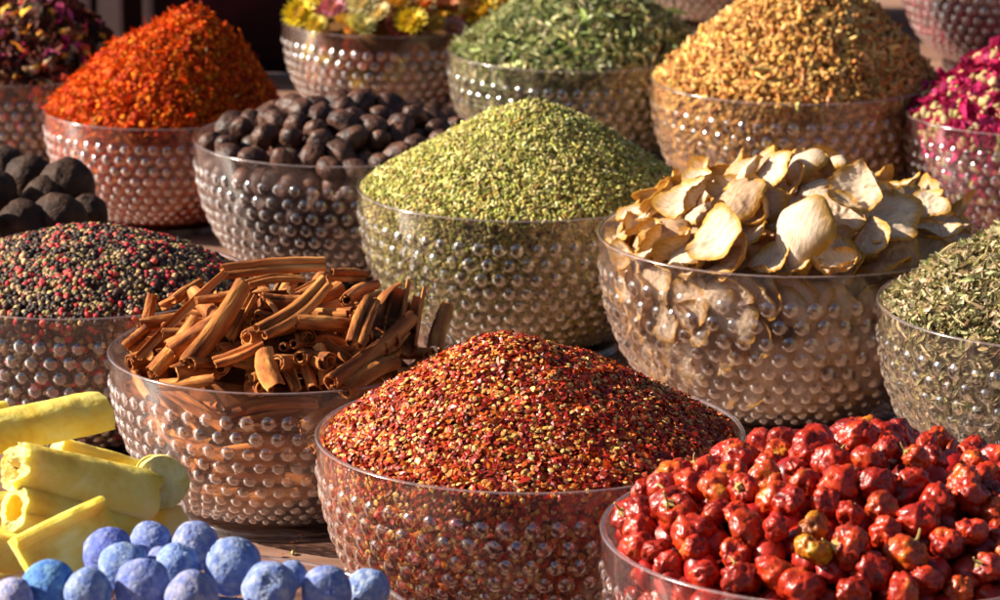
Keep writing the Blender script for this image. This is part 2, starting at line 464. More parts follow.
b_yel = B('yellow', 10, 515, 178, 'clear hobnail glass bowl holding the yellow sulphur sticks').mound(.12, 2.0, (0, 0), base=.90, n_amp=.0)

# ------------------------------------------------------------------ heaps of stuff
M_flake = mat_grain('chilli_flake', .42, .42, nscale=700, nstr=.3, transl=.15)
M_seed = mat_grain('fennel_seed', .65, .2, nscale=900, nstr=.25)
M_herb = mat_grain('dried_herb', .8, .15, nscale=500, nstr=.3, transl=.15)
M_corn = mat_grain('peppercorn', .55, .3, nscale=900, nstr=.35, bump=.5)
M_petal = mat_grain('dried_petal', .65, .15, nscale=350, nstr=.3, transl=.2)
M_bud = mat_grain('dried_bud', .65, .2, nscale=400, nstr=.3)

fl = [T_flake(k) for k in range(7)]; lf = [T_leaf(k) for k in range(6)]; lu = [T_lump(k) for k in range(5)]; pe = [T_petal(k) for k in range(6)]
el = [T_ellipsoid(6, 4)]; sph = [T_ellipsoid(8, 6)]; bt = [T_bent(5, 6, b) for b in (.3, .6, .9)]

heap(b_flakes, 'chilli_flakes', M_flake, [
    dict(w=6.8, T=fl, size=(.0052, .0045, .0032), var=.22, cols=[(.40, .045, .008), (.30, .020, .006), (.48, .085, .010), (.55, .14, .014), (.18, .012, .006), (.42, .025, .010)], cj=.33, tilt=.45),
    dict(w=1.9, T=el, size=(.0036, .0030, .0011), var=.12, cols=[(.72, .42, .10), (.78, .50, .16), (.58, .26, .05)], cj=.15, tilt=.3)],
    32000, 22000, .0030, (.08, .008, .004), gap=.0035, label='heaped red chilli flakes with pale seeds in the front centre bowl', cat='chilli flakes', smooth=False)
heap(b_fennel, 'fennel_seed', M_seed, [
    dict(w=1, T=[T_ellipsoid(5, 5)], size=(.0056, .0020, .0018), var=.15, cols=[(.34, .32, .065), (.44, .41, .11), (.22, .22, .045), (.58, .52, .22), (.29, .20, .05)], cj=.3, tilt=.55)],
    30000, 20000, .0036, (.06, .05, .012), gap=.003, over=.012, label='smooth cone of green fennel seed heaped in the middle bowl', cat='fennel seed')
heap(b_herb, 'dried_herb', M_herb, [
    dict(w=5, T=lf, size=(.0085, .0036, .0036), var=.25, cols=[(.40, .34, .17), (.50, .43, .24), (.26, .24, .10), (.60, .50, .30), (.18, .14, .06)], cj=.3, tilt=.7),
    dict(w=1, T=el, size=(.010, .0008, .0008), var=.3, cols=[(.45, .34, .18), (.35, .24, .12)], cj=.2, tilt=.6)],
    13000, 10000, .0035, (.08, .06, .03), gap=.0045, label='heap of crumbled grey-green dried herb leaves at the right edge', cat='dried herb')
heap(b_pep, 'peppercorns', M_corn, [
    dict(w=5, T=sph, size=(.0047, .0047, .0045), var=.1, cols=[(.040, .020, .012), (.06, .030, .018), (.022, .013, .010)], cj=.2, tilt=1),
    dict(w=2.3, T=sph, size=(.0046, .0046, .0045), var=.1, cols=[(.46, .31, .15), (.33, .21, .08), (.24, .18, .06)], cj=.2, tilt=1),
    dict(w=1.1, T=sph, size=(.0052, .0052, .0050), var=.1, cols=[(.48, .03, .03), (.35, .02, .03), (.55, .07, .05)], cj=.2, tilt=1)],
    9500, 6500, .0022, (.02, .01, .008), gap=.0055, label='mixed black, white and pink peppercorns heaped behind the cinnamon', cat='peppercorns')
heap(b_org, 'safflower', M_petal, [
    dict(w=4, T=lu, size=(.0043, .0033, .0031), var=.3, cols=[(.62, .075, .002), (.72, .13, .004), (.42, .026, .002), (.70, .20, .008)], cj=.2, tilt=.8),
    dict(w=4, T=lf, size=(.011, .0018, .0024), var=.3, cols=[(.50, .05, .003), (.68, .12, .005)], cj=.25, tilt=.8),
    dict(w=.05, T=lf, size=(.012, .003, .003), var=.2, cols=[(.6, .45, .2)], tilt=.8)],
    23000, 10000, .004, (.12, .010, .002), gap=.006, label='tall heap of bright orange dried safflower petals', cat='safflower')
heap(b_leaf, 'dried_leaves', M_herb, [
    dict(w=5, T=lf, size=(.0130, .0042, .0044), var=.25, cols=[(.30, .33, .11), (.45, .46, .20), (.18, .20, .07), (.60, .58, .33)], cj=.22, tilt=.8),
    dict(w=.4, T=el, size=(.02, .001, .001), var=.3, cols=[(.3, .25, .12)], tilt=.5)],
    6500, 4500, .005, (.04, .045, .015), gap=.008, label='heap of curled dried green leaves in the back row', cat='dried leaves')
heap(b_gold, 'golden_buds', M_bud, [
    dict(w=6, T=bt, size=(.0128, .0034, .0034), var=.22, cols=[(.58, .32, .08), (.70, .44, .15), (.44, .20, .045), (.28, .11, .025)], cj=.22, tilt=.7),
    dict(w=2, T=lu, size=(.0055, .0042, .004), var=.2, cols=[(.70, .42, .12), (.58, .30, .07)], cj=.2, tilt=.7)],
    11000, 8500, .004, (.12, .05, .012), gap=.006, label='large heap of golden brown dried buds behind the pale slices', cat='dried buds')
heap(b_rose, 'rose_petals', M_petal, [
    dict(w=6, T=pe, size=(.0105, .0085, .006), var=.3, cols=[(.48, .015, .10), (.38, .01, .07), (.58, .05, .18), (.22, .008, .035)], cj=.25, tilt=.8),
    dict(w=1.2, T=lu, size=(.009, .006, .006), var=.25, cols=[(.58, .45, .22), (.50, .36, .16), (.45, .40, .16)], cj=.15, tilt=.8),
    dict(w=1, T=lf, size=(.010, .003, .003), var=.25, cols=[(.45, .3, .15), (.3, .05, .06)], tilt=.8)],
    5200, 4600, .005, (.13, .012, .025), gap=.006, label='heap of magenta dried rose petals and pale buds by the right edge', cat='rose petals')
heap(b_potp, 'flower_mix', M_petal, [
    dict(w=4, T=pe, size=(.012, .009, .007), var=.3, cols=[(.07, .02, .015), (.05, .025, .012), (.12, .03, .02)], cj=.3, tilt=.9),
    dict(w=.8, T=lu, size=(.009, .006, .006), var=.3, cols=[(.30, .17, .08), (.20, .09, .04), (.42, .30, .17)], cj=.25, tilt=.9),
    dict(w=.7, T=pe, size=(.014, .010, .007), var=.2, cols=[(.60, .04, .16), (.7, .12, .3), (.65, .2, .02)], cj=.2, tilt=.9),
    dict(w=.3, T=lu, size=(.010, .009, .009), var=.2, cols=[(.75, .40, .05), (.7, .12, .05)], cj=.2, tilt=.9)],
    3600, 2600, .006, (.03, .012, .01), gap=.007, label='dark dried flower and petal mix heaped in the back left corner', cat='flower mix')
heap(b_tr, 'dried_berries', M_corn, [
    dict(w=4, T=sph, size=(.009, .009, .0088), var=.15, cols=[(.30, .02, .03), (.20, .015, .03), (.10, .01, .02)], cj=.3, tilt=1),
    dict(w=1, T=lf, size=(.012, .005, .004), var=.2, cols=[(.3, .2, .12), (.5, .1, .08)], tilt=.8)],
    2500, 3500, .004, (.07, .01, .015), gap=.006, label='dark red dried berries showing through the back right bowl', cat='dried berries')
heap(b_tc, 'pale_seed', M_corn, [
    dict(w=4, T=el, size=(.007, .003, .003), var=.15, cols=[(.5, .36, .22), (.4, .26, .15)], cj=.3, tilt=.6)],
    3000, 4000, .004, (.2, .14, .08), gap=.006, label='pale brown seed in the farthest bowl at the top edge', cat='seed')

# ------------------------------------------------------------------ countable pieces
def ico(sub):
    import bmesh
    bm = bmesh.new(); bmesh.ops.create_icosphere(bm, subdivisions=sub, radius=1)
    V = np.array([v.co[:] for v in bm.verts]); Fc = np.array([[v.index for v in f.verts] for f in bm.faces]); bm.free()
    return V, Fc
ICO5 = ico(5); ICO4 = ico(4); ICO3 = ico(3)
def nz3(v, s, o=0): return mnoise.noise(Vector((v[0]*s+o, v[1]*s+o*1.7, v[2]*s-o)))

def poisson(cands, dist, maxn):
    kept = []; grid = {}
    for idx, p in enumerate(cands):
        key = tuple(int(math.floor(c/dist)) for c in p); ok = True
        for a in (-1, 0, 1):
            for b in (-1, 0, 1):
                for c in (-1, 0, 1):
                    for q in grid.get((key[0]+a, key[1]+b, key[2]+c), ()):
                        if (p[0]-q[0])**2+(p[1]-q[1])**2+(p[2]-q[2])**2 < dist*dist: ok = False; break
                    if not ok: break
                if not ok: break
            if not ok: break
        if ok:
            grid.setdefault(key, []).append(p); kept.append(idx)
            if len(kept) >= maxn: break
    return kept

def pile_points(bw, rad, dist, layer=0.0, n=9000, wall=True, maxn=300, wallrange=2.0, taken=()):
    """centres of pieces of radius rad lying on the heap, and against the glass"""
    R = bw.R; rmax = float(rin(.93, 0))-rad/R*1.02
    rr = np.sqrt(rng.uniform(0, 1, n))*rmax; th = rng.uniform(0, 2*np.pi, n)
    X, Y = rr*np.cos(th), rr*np.sin(th)
    Z = bw.top(X, Y)*R - layer + rng.uniform(-.25, .2, n)*rad
    P = np.stack([X*R, Y*R, Z], -1)
    top_n = len(P)
    if wall:
        z = rng.uniform(.16, bw.base-.02, n); th = rng.uniform(-np.pi/2-wallrange, -np.pi/2+wallrange, n)
        r = rin(z, 0)*R-rad*1.03-layer-rng.uniform(0, .2, n)*rad
        Pw = np.stack([r*np.cos(th), r*np.sin(th), z*R], -1); P = np.concatenate([P, Pw])
    cand = [tuple(t) for t in taken]+[tuple(p) for p in P]
    kept = poisson(cand, dist, maxn+len(taken))
    kept = [k for k in kept if k >= len(taken)]
    return np.array([cand[k] for k in kept])

def core(bw, name, mat, col, gap, label, cat):
    V, Fc, C = core_arrays(bw, col, gap)
    o = obj(name, mesh_np(name, V, Fc, (mat,), True, col=C), loc=(bw.x, bw.y, 0)); tag(o, label, cat, kind='stuff'); return o

def lower_layer(bw, name, mat, Ts, rad, dist, cols, layer, label, cat, corecol, gap, n=9000, scale=(1, 1, 1), maxn=900):
    """what fills the bowl beneath the pieces one can count"""
    P = pile_points(bw, rad, dist, layer=layer, n=n, maxn=maxn, wallrange=2.2)
    m = len(P); Nn = rng.normal(0, 1, (m, 3)); Nn /= np.linalg.norm(Nn, axis=1, keepdims=True)
    V1, F1, C1 = scatter_arrays([dict(w=1, T=Ts, size=tuple(2*rad*s for s in scale), var=.06, cols=cols, cj=.2, tilt=.2)], P, Nn)
    V0, F0, C0 = core_arrays(bw, corecol, gap)
    rv = np.hypot(V1[:, 0], V1[:, 1]); lim = (rout(V1[:, 2]/bw.R)-.0225)*bw.R; f = np.minimum(1, lim/np.maximum(rv, 1e-6)); V1[:, 0] *= f; V1[:, 1] *= f
    o = obj(name, mesh_np(name, np.concatenate([V0, V1]), np.concatenate([F0, F1+len(V0)]), (mat,), True, col=np.concatenate([C0, C1])), loc=(bw.x, bw.y, 0))
    tag(o, label, cat, kind='stuff'); return o

# ---- red chillies
def chilli_mesh(k, rad=.0108):
    r = random.Random(k); V, Fc = ICO4; V = V.copy(); out = []
    nl = r.choice([3, 4, 5]); ph = r.uniform(0, 6); el_ = r.uniform(.8, 1.15); tw = r.uniform(-1.2, 1.2)
    for v in V:
        a = math.atan2(v[1], v[0]); st = math.hypot(v[0], v[1])
        n1 = nz3(v, 1.6, k*3.1); n2 = nz3(v, 3.5, k*5.3)
        fold = abs(math.sin(a*nl/2+ph+tw*v[2]+2.0*n1))**.55
        ridge = 1-abs(n2)*2
        q = .80+.20*fold*st+.16*n1+.06*n2+.03*ridge
        q *= 1-.15*max(0, 1-abs(nz3(v, 2.4, k*8.3))/.12)-.05*max(0, 1-abs(nz3(v, 6, k*4.3))/.15)
        dimple = .30*math.exp(-((1-v[2])/.12)) + .15*math.exp(-((1+v[2])/.1))
        out.append((v[0]*q, v[1]*q, v[2]*q*el_-dimple*(1 if v[2] > 0 else -1)))
    return mesh_np('dried_chilli', np.array(out)*rad, Fc, (M_chil,), True)
def mat_chilli():
    m, nt, b = mat_noise('dried_chilli_skin', [(.30, (.09, .005, .003)), (.42, (.28, .013, .004)), (.58, (.46, .032, .006)), (.70, (.50, .10, .010)), (.86, (.48, .17, .02))], scale=75, detail=4, rough=.33, spec=.42, bump=.8, bdist=.0018, bscale=190, use_color=True)
    b.inputs['Coat Weight'].default_value = .12; b.inputs['Coat Roughness'].default_value = .15
    return m
M_chil = mat_chilli()
M_calyx, _, _ = mat_noise('dried_calyx', [(.3, (.28, .20, .05)), (.7, (.5, .36, .12))], scale=200, rough=.8)
CH = [chilli_mesh(k+1) for k in range(12)]
def calyx_mesh(k):
    r = random.Random(k+50); V = []; Fc = []
    n = 5
    V.append((0, 0, .25))
    for j in range(2*n):
        q = (.42 if j % 2 else .20)*r.uniform(.8, 1.2); a = math.pi*j/n
        V.append((q*math.cos(a), q*math.sin(a), .10-.25*q))
    for j in range(2*n): Fc.append((0, 1+j, 1+(j+1) % (2*n)))
    b0 = len(V)  # little stem
    for i in range(4):
        t = i/3
        for j in range(6):
            a = math.pi*j/3; q = .075*(1-.3*t)
            V.append((q*math.cos(a)+.2*t*t, q*math.sin(a), .12+t*.55))
    for i in range(3):
        for j in range(6):
            a = b0+i*6+j; b = b0+i*6+(j+1) % 6; Fc += [(a, b, b+6), (a, b+6, a+6)]
    e = b0+18
    for j in range(1, 5): Fc.append((e, e+j, e+j+1))
    return mesh_np('calyx', np.array(V)*.0105, np.array(Fc), (M_calyx,), False)
CALYX = [calyx_mesh(k) for k in range(3)]
lower_layer(b_red, 'buried_chillies', mat_grain('buried_chilli', .35, .5, nscale=150, nstr=.5), [(ICO3[0]*1.0, ICO3[1])]+[(lambda Vx: (Vx, ICO3[1]))(np.array([v*(.88+.25*nz3(v, 2, q)) for v in ICO3[0]])) for q in (3, 9)], .0105, .0150, [(.30, .010, .007), (.20, .008, .006), (.34, .018, .008)], .014,
            'lower layer of red chillies under the visible ones in the front right bowl', 'dried chillies', (.10, .008, .006), .022)
P = pile_points(b_red, .0104, .0172, n=16000, maxn=299, wallrange=1.35)
first = None
def place_copy(me, name, P, E, S, label, cat, group, child=None, color=None):
    o = obj(name, me, loc=tuple(P), rot=E, scale=S); tag(o, label, cat, group)
    if color is not None: o.color = (*color, 1)
    if child is not None:
        c = obj(child[0], child[1], o, loc=child[2]); 
    return o
for k, p in enumerate(P):
    me = CH[k % 12]; s = random.choice([random.uniform(.72, .92), random.uniform(.92, 1.22)])
    tint = random.choice([(1, 1, 1), (1, 1, 1), (.85, .8, .8), (.7, .6, .6), (1.1, 1.8, 1.2), (1, .9, 1.2), (1.05, 2.0, 1.2)])
    if random.random() > .985: tint = (1.0, 5.0, 1.5)
    g = tint[1] > 5
    has = k % 5 == 0
    place_copy(me, 'dried_chilli', (p[0]+b_red.x, p[1]+b_red.y, p[2]), (random.uniform(-1.2, 1.2) if has else random.uniform(-3, 3), random.uniform(-1, 1), random.uniform(0, 6.28)), (s*random.uniform(.9, 1.1), s, s*random.uniform(.85, 1.1)),
        'wrinkled round dried chilli turned yellow among the red ones, front right bowl' if g else ('wrinkled round red dried chilli with a stalk, front right bowl' if has else 'wrinkled round red dried chilli without a stalk, front right bowl'),
        'dried chilli', 'yellowed chillies among the red' if g else ('stalked red chillies heaped in the front right bowl' if has else 'stalkless red chillies heaped in the front right bowl'),
        child=('calyx', CALYX[k % 3], (0, 0, .0105-.0030)) if has else None, color=tint)

# ---- nutmegs
M_nut, _, _ = mat_noise('nutmeg_shell', [(.35, (.020, .008, .005)), (.52, (.066, .026, .015)), (.68, (.16, .07, .04))], scale=80, detail=8, rough=.52, spec=.35, bump=.8, bdist=.0014, bscale=250)
def nut_mesh(k):
    V, Fc = ICO4; out = []
    for v in V:
        n = nz3(v, 1.5, k*2.3); n2 = nz3((v[0]*.8, v[1]*4, v[2]*4), 1.5, k)
        q = 1+.11*n+.07*n2; out.append((v[0]*q*1.32, v[1]*q, v[2]*q*.92))
    return mesh_np('nutmeg', np.array(out)*.0112, Fc, (M_nut,), True)
NU = [nut_mesh(k) for k in range(6)]
lower_layer(b_nut, 'buried_nutmegs', mat_grain('buried_nutmeg', .5, .4, nscale=120, nstr=.4), [T_ellipsoid(10, 8)], .0105, .0165, [(.06, .028, .018), (.09, .04, .025)], .015, 'lower layer of nutmegs seen through gaps in their bowl', 'nutmegs', (.025, .012, .009), .020)
for k, p in enumerate(pile_points(b_nut, .0118, .0205, n=9000, maxn=290, wallrange=1.7)):
    place_copy(NU[k % 6], 'nutmeg', (p[0]+b_nut.x, p[1]+b_nut.y, p[2]), (random.uniform(-.6, .6), random.uniform(-.9, .9), random.uniform(0, 6.28)), random.uniform(.82, 1.10),
        'oval brown nutmeg with a dull sheen, heaped behind the fennel seed', 'nutmeg', 'nutmegs heaped in their bowl')

# ---- dried limes
M_lime, _, _ = mat_noise('dried_lime_skin', [(.35, (.020, .009, .005)), (.6, (.055, .024, .012)), (.8, (.13, .06, .03))], scale=60, rough=.7, spec=.25, bump=.9, bdist=.002)
def lime_mesh(k):
    V, Fc = ICO4
    return mesh_np('dried_lime', np.array([v*(1+.10*nz3(v, 1.5, k*4)+.05*nz3(v, 5, k)-.04*max(0, 1-abs(nz3(v, 2.5, k*6))/.08)) for v in V])*.0215, Fc, (M_lime,), True)
LI = [lime_mesh(k) for k in range(3)]
lim = [(22, 228, 3.05, 1.0), (67, 186, 3.13, 1.02), (30, 180, 3.16, .95), (58, 222, 3.06, 1.05), (88, 214, 3.10, .72), (-10, 195, 3.1, 1), (-30, 220, 3.02, 1), (5, 168, 3.2, .8), (-45, 180, 3.1, 1), (-70, 205, 3.05, 1), (-80, 225, 3.0, 1), (47, 200, 3.12, .9)]
core(b_lime, 'buried_limes', mat_grain('buried_lime', .7, .3, nscale=60), (.03, .016, .012), .012, 'dark dried limes filling the bowl at the left edge', 'dried limes')
limL = {0: 'dark dried lime with a brown lit top, lowest at the left edge', 1: 'black round dried lime, uppermost of the heap at the left edge', 3: 'dark round dried lime just above the peppercorns at the left edge', 4: 'small dark dried lime at the right end of its heap'}
for k, (x, y, D, s) in enumerate(lim):
    pt = px_point(x, y, D)
    place_copy(LI[k % 3], 'dried_lime', pt, (random.uniform(0, 3), random.uniform(0, 3), 0), s, limL.get(k, 'dark dried lime packed among the others at the left edge'), 'dried lime', None if k in limL else 'dried limes packed at the left edge')

# ---- blue balls
def mat_blue():
    m, nt, b = mat_noise('indigo_powder', [(.38, (.50, .55, .82)), (.50, (.78, .78, .86)), (.62, (1.30, 1.15, .98))], scale=2.6, detail=10, rough=.95, spec=.1, bump=.22, bdist=.035, bscale=6, use_color=True)
    return m
M_blue = mat_blue()
def ball_mesh(k):
    V, Fc = ICO5; out = []
    cs = [Vector((random.uniform(-1, 1), random.uniform(-1, 1), random.uniform(-.2, 1))).normalized() for _ in range(2)]
    for v in V:
        q = 1+.11*nz3(v, 1.2, k*3)+.014*nz3(v, 3.5, k*7)+.003*nz3(v, 9, k)
        for c in cs[:1]:
            d = (Vector(v)-c).length
            w = .35+.12*nz3(v, 9, k*2)
            if d < w: q -= .11*max(0, (w-d)/w)**.7*(1+1.8*nz3(v, 7, k))
        # a crack
        cr = abs(nz3(v, 2.2, k*11+4)); q -= .05*max(0, 1-cr/.05)*(1 if nz3(v, 1.1, k+9) > -.05 else 0)
        out.append(v*q)
    return mesh_np('blue_ball', np.array(out), Fc, (M_blue,), True)
BB = [ball_mesh(k) for k in range(8)]
blues = [  # px, py, r px, colour, label
    (108, 554, 26, (.20, .27, .70), 'violet-blue powdery ball at the upper left of the blue heap'),
    (151, 543, 21, (.30, .40, .72), 'blue ball with a cracked dimple, topmost beside the yellow sticks'),
    (195, 546, 24, (.34, .42, .68), 'grey-blue ball at the back of the heap, right of the cracked one'),
    (124, 567, 25, (.26, .40, .70), 'blue ball wedged in front of the violet-blue one'),
    (143, 586, 28, (.24, .31, .60), 'large mauve-blue ball at the middle of the bottom edge'),
    (160, 560, 13, (.32, .38, .68), 'smallest blue ball, almost hidden in the middle of the heap'),
    (177, 567, 23, (.27, .42, .78), 'bright blue ball with a pale lit top in the middle of the heap'),
    (233, 566, 29, (.25, .36, .62), 'largest slate-blue ball, right of the middle of the heap'),
    (48, 586, 27, (.12, .34, .70), 'deep sky-blue ball at the left of the heap'),
    (88, 592, 24, (.28, .40, .66), 'dusty blue ball at the bottom edge beside the sky-blue one'),
    (192, 597, 26, (.30, .34, .55), 'greyish ball with a white lit top at the bottom edge'),
    (270, 588, 27, (.28, .38, .62), 'dusty slate-blue ball in front of the bowl rim'),
    (292, 575, 15, (.24, .34, .60), 'small dented blue ball behind the slate-blue ones'),
    (326, 592, 26, (.26, .34, .60), 'blue ball resting against the right rim of its bowl'),
    (368, 589, 21, (.30, .42, .66), 'blue ball at the far right end of its heap, under the chilli flakes bowl'),
    (14, 597, 20, (.45, .47, .68), 'pale lilac ball in the bottom left corner')]
for k, (x, y, r, c, lab) in enumerate(blues):
    d = px_dir(x, y); zt = ZC  # each ball's distance: nearer the bottom edge = nearer the camera
    D = 2.060 - (y-565)*.0016 + (.012 if y < 560 else 0)
    if x > 300: D = 2.06 if y < 590 else 2.03
    rw = r*D/F*1.02
    place_copy(BB[k % 8], 'blue_ball', px_point(x, y, D), (random.uniform(-.4, .4), random.uniform(-.4, .4), random.uniform(0, 6)), rw, lab, 'blue ball', 'blue powder balls in the front left bowl', color=tuple(np.array(c)*.74+.05))
for k in range(46):
    th = random.uniform(0, 6.28); q = math.sqrt(random.uniform(0, 1))*.86
    x, y = b_blue.x+q*b_blue.R*math.cos(th), b_blue.y+q*b_blue.R*math.sin(th)
    if q < .8 and random.random() < .4: continue
    place_copy(BB[k % 8], 'blue_ball', (x, y, b_blue.R*(.80 - .0)-random.uniform(0, .02)), (random.uniform(0, 3), 0, random.uniform(0, 6)), .0135*random.uniform(.85, 1.05), 'blue powdery ball packed low in the heap by the bottom edge', 'blue ball', 'low packed blue balls', color=(.26, .35, .64))
core(b_blue, 'blue_powder', mat_grain('blue_powder_fill', .95, .1, nscale=80), (.10, .15, .35), .02, 'crumbled blue powder filling the bowl under the blue balls', 'blue powder')

# ---- cinnamon
def mat_cinn():
    m, nt, b = mat_noise('cinnamon_bark', [(.34, (.10, .028, .007)), (.46, (.32, .10, .024)), (.56, (.50, .19, .045)), (.70, (.70, .37, .12))], scale=90, detail=10, rough=.8, spec=.2, bump=.9, bdist=.0016, bscale=260, stretch=(.16, 1, 1), use_color=True)
    return m
M_cinn = mat_cinn()
def quill_mesh(kind, k, L=.08):
    r = random.Random(k*13+5); pts = []
    if kind == 'double':
        for sgn in (1, -1):
            arc = []
            for i in range(15):
                t = i/14; a = math.pi*(2.15*t); q = .50*(1-.50*t)
                arc.append((sgn*(.50-q*math.cos(a)) , -q*math.sin(a)*-1))
            pts.append(arc)
        line = [p for p in pts[1][::-1]]+pts[0][1:]
    elif kind == 'single':
        line = []
        for i in range(28):
            t = i/27; a = 2*math.pi*1.55*t; q = .95-.50*t; line.append((q*math.cos(a), q*math.sin(a)))
    else:
        line = []
        span = r.uniform(2.2, 4.3)
        for i in range(16):
            t = i/15; a = span*(t-.5); line.append((.9*math.cos(a)-.3, .9*math.sin(a)))
    line = np.array(line); w = 0.0072; th = .16
    tg = np.gradient(line, axis=0); tg /= np.linalg.norm(tg, axis=1, keepdims=True); nm = np.stack([-tg[:, 1], tg[:, 0]], -1)
    thv = th*np.ones(len(line))[:, None]
    A, Bq = line+nm*thv/2, line-nm*thv/2
    prof = np.concatenate([A, Bq[::-1]]); m = len(prof); hl = len(line)
    nL = 22; V = []
    bx, bz = r.uniform(-.004, .004), r.uniform(-.003, .003); tw = r.uniform(-.25, .25)
    for i in range(nL):
        t = i/(nL-1); x = (t-.5)*L
        sw = 1+.10*math.sin(t*4+r.random()*.2)+.06*mnoise.noise(Vector((t*5, k*3, 0)))
        c, s_ = math.cos(tw*t), math.sin(tw*t)
        for jj, (y, z) in enumerate(prof):
            e = 1+.05*mnoise.noise(Vector((t*9, y*2+k, z*2)))
            xx = x
            if i in (0, nL-1): xx += .0022*mnoise.noise(Vector((y*2.5, z*2.5, k+i)))
            V.append((xx, (y*c-z*s_)*w*sw*e+bx*math.sin(math.pi*t), (y*s_+z*c)*w*sw*e+bz*math.sin(math.pi*t)))
    Fq = []
    for i in range(nL-1):
        for j in range(m):
            a = i*m+j; b = i*m+(j+1) % m; Fq.append((a, b, b+m, a+m))
    for (o, fl_) in ((0, True), ((nL-1)*m, False)):
        for j in range(hl-1):
            q = (o+j, o+j+1, o+m-2-j, o+m-1-j); Fq.append(q if not fl_ else q[::-1])
    return sharp(mesh_np('cinnamon_stick', np.array(V), np.array(Fq), (M_cinn,), True))
QK = ['double', 'single', 'double', 'shard', 'single', 'shard', 'double', 'single']
QM = [quill_mesh(q, k) for k, q in enumerate(QK)]
def stick(p1, p2, w, q, label, group='cinnamon sticks on top of their bowl', roll=None, tint=1.0):
    p1, p2 = Vector(p1), Vector(p2); d = p2-p1; L = d.length; x = d.normalized()
    y = Vector((0, 0, 1)).cross(x)
    if y.length < .05: y = Vector((0, 1, 0))
    y.normalize(); z = x.cross(y); M = Matrix((x, y, z)).transposed()
    M = M @ Matrix.Rotation(random.uniform(0, 6.28) if roll is None else roll, 3, 'X')
    o = obj('cinnamon_stick', QM[q], loc=(p1+p2)/2, rot=M, scale=(L/.08, w/.0145, w/.0145))
    tag(o, label, 'cinnamon stick', group); o.color = (tint, tint*random.uniform(.92, 1.05), tint, 1); return o
ppm = b_cinn.R/175.0
# x1,y1,lift1, x2,y2,lift2, width px, mesh, label   (lift in metres above the heap surface)
CS = [
 (222, 272, .020, 325, 264, .020, 17, 0, 'long cinnamon stick lying level along the top of the heap, ends cut square'),
 (247, 284, .014, 303, 279, .014, 14, 2, 'cinnamon stick just below the long level one, top of the heap'),
 (186, 364, .010, 243, 284, .026, 22, 1, 'thick cinnamon stick standing steeply left of the middle'),
 (196, 300, .018, 246, 290, .012, 17, 0, 'cinnamon stick whose double-curled end faces left, upper left'),
 (138, 358, .010, 226, 272, .022, 9, 3, 'thin long curled shard slanting up over the left side of the heap'),
 (152, 372, .006, 196, 318, .014, 16, 3, 'wide open shard of cinnamon at the left rim'),
 (170, 350, .012, 222, 318, .012, 21, 1, 'hollow cinnamon stick with its round open end facing the left front'),
 (260, 332, .020, 326, 282, .026, 20, 2, 'pair-curled cinnamon stick slanting up to the right at the centre'),
 (214, 362, .008, 262, 342, .010, 17, 0, 'cinnamon stick with a tight coiled end low in the middle'),
 (263, 352, .008, 276, 388, .004, 22, 3, 'blunt upright cinnamon piece against the front rim'),
 (288, 345, .006, 300, 340, -.02, 20, 0, 'cinnamon stick seen end on, its double scroll facing the front'),
 (282, 360, .000, 296, 390, -.002, 12, 5, 'upright thin cinnamon slat by the front rim'),
 (300, 352, .000, 312, 388, -.002, 12, 5, 'second upright cinnamon slat by the front rim'),
 (318, 346, .002, 324, 386, -.002, 12, 5, 'upright cinnamon slat right of the other slats'),
 (296, 322, .012, 356, 326, .010, 16, 1, 'dark cinnamon stick lying level behind the centre'),
 (355, 345, .018, 372, 300, .022, 20, 0, 'short cinnamon stick whose forked double end points at the viewer'),
 (330, 382, .012, 410, 318, .018, 20, 1, 'long cinnamon stick slanting up to the right by the right rim'),
 (345, 392, .006, 396, 362, .010, 20, 7, 'cinnamon stick lying over the front right rim'),
 (330, 275, .014, 366, 277, .014, 16, 2, 'short cinnamon stick at the top right behind the centre'),
 (346, 300, .012, 376, 285, .012, 14, 1, 'cinnamon stub lying at the upper right of the heap'),
 (372, 320, .014, 398, 292, .016, 24, 3, 'wide curved cinnamon bark at the upper right'),
 (392, 345, .008, 404, 285, .020, 18, 5, 'upright curved cinnamon bark at the right'),
 (410, 350, .006, 420, 292, .018, 18, 3, 'upright cinnamon bark near the right rim'),
 (436, 350, .004, 448, 306, .016, 16, 5, 'brown cinnamon shard sticking up at the far right rim'),
 (385, 348, .010, 407, 330, .012, 12, 2, 'small cinnamon stub with a pale chip on its tip'),
 (145, 325, .004, 152, 294, .012, 13, 1, 'cinnamon stub poking up at the far left rim'),
 (160, 306, .012, 190, 290, .012, 9, 5, 'thin cinnamon sliver at the upper left'),
 (174, 300, .014, 202, 282, .014, 9, 5, 'second thin cinnamon sliver at the upper left'),
 (128, 350, .000, 150, 330, .002, 20, 0, 'cinnamon stick end at the left rim, half in shadow'),
 (160, 385, .004, 215, 378, .004, 12, 3, 'dark bark scrap lying along the front left rim'),
 (225, 340, .002, 250, 296, .010, 18, 1, 'shadowed cinnamon stick behind the thick steep one'),
 (262, 300, .006, 300, 302, .004, 20, 1, 'shadowed hollow cinnamon stick behind the centre pair'),
]
for (x1, y1, l1, x2, y2, l2, w, q, lab) in CS:
    a = b_cinn.hit(x1, y1, l1); b = b_cinn.hit(x2, y2, l2)
    a[2] = max(a[2], .02); stick(a, b, w*ppm*1.0, q, lab, roll=(random.uniform(0, 6.28)), tint=random.uniform(.9, 1.1))
stick(px_point(303, 428, 2.575), px_point(402, 372, 2.62), .0115, 1, 'long cinnamon stick slanting up inside the glass to the right rim')
core(b_cinn, 'cinnamon_chips', mat_grain('cinnamon_chips', .9, .1, nscale=90, nstr=.6), (.14, .045, .014), .042, 'broken cinnamon bark packing the middle of its bowl', 'cinnamon bark')
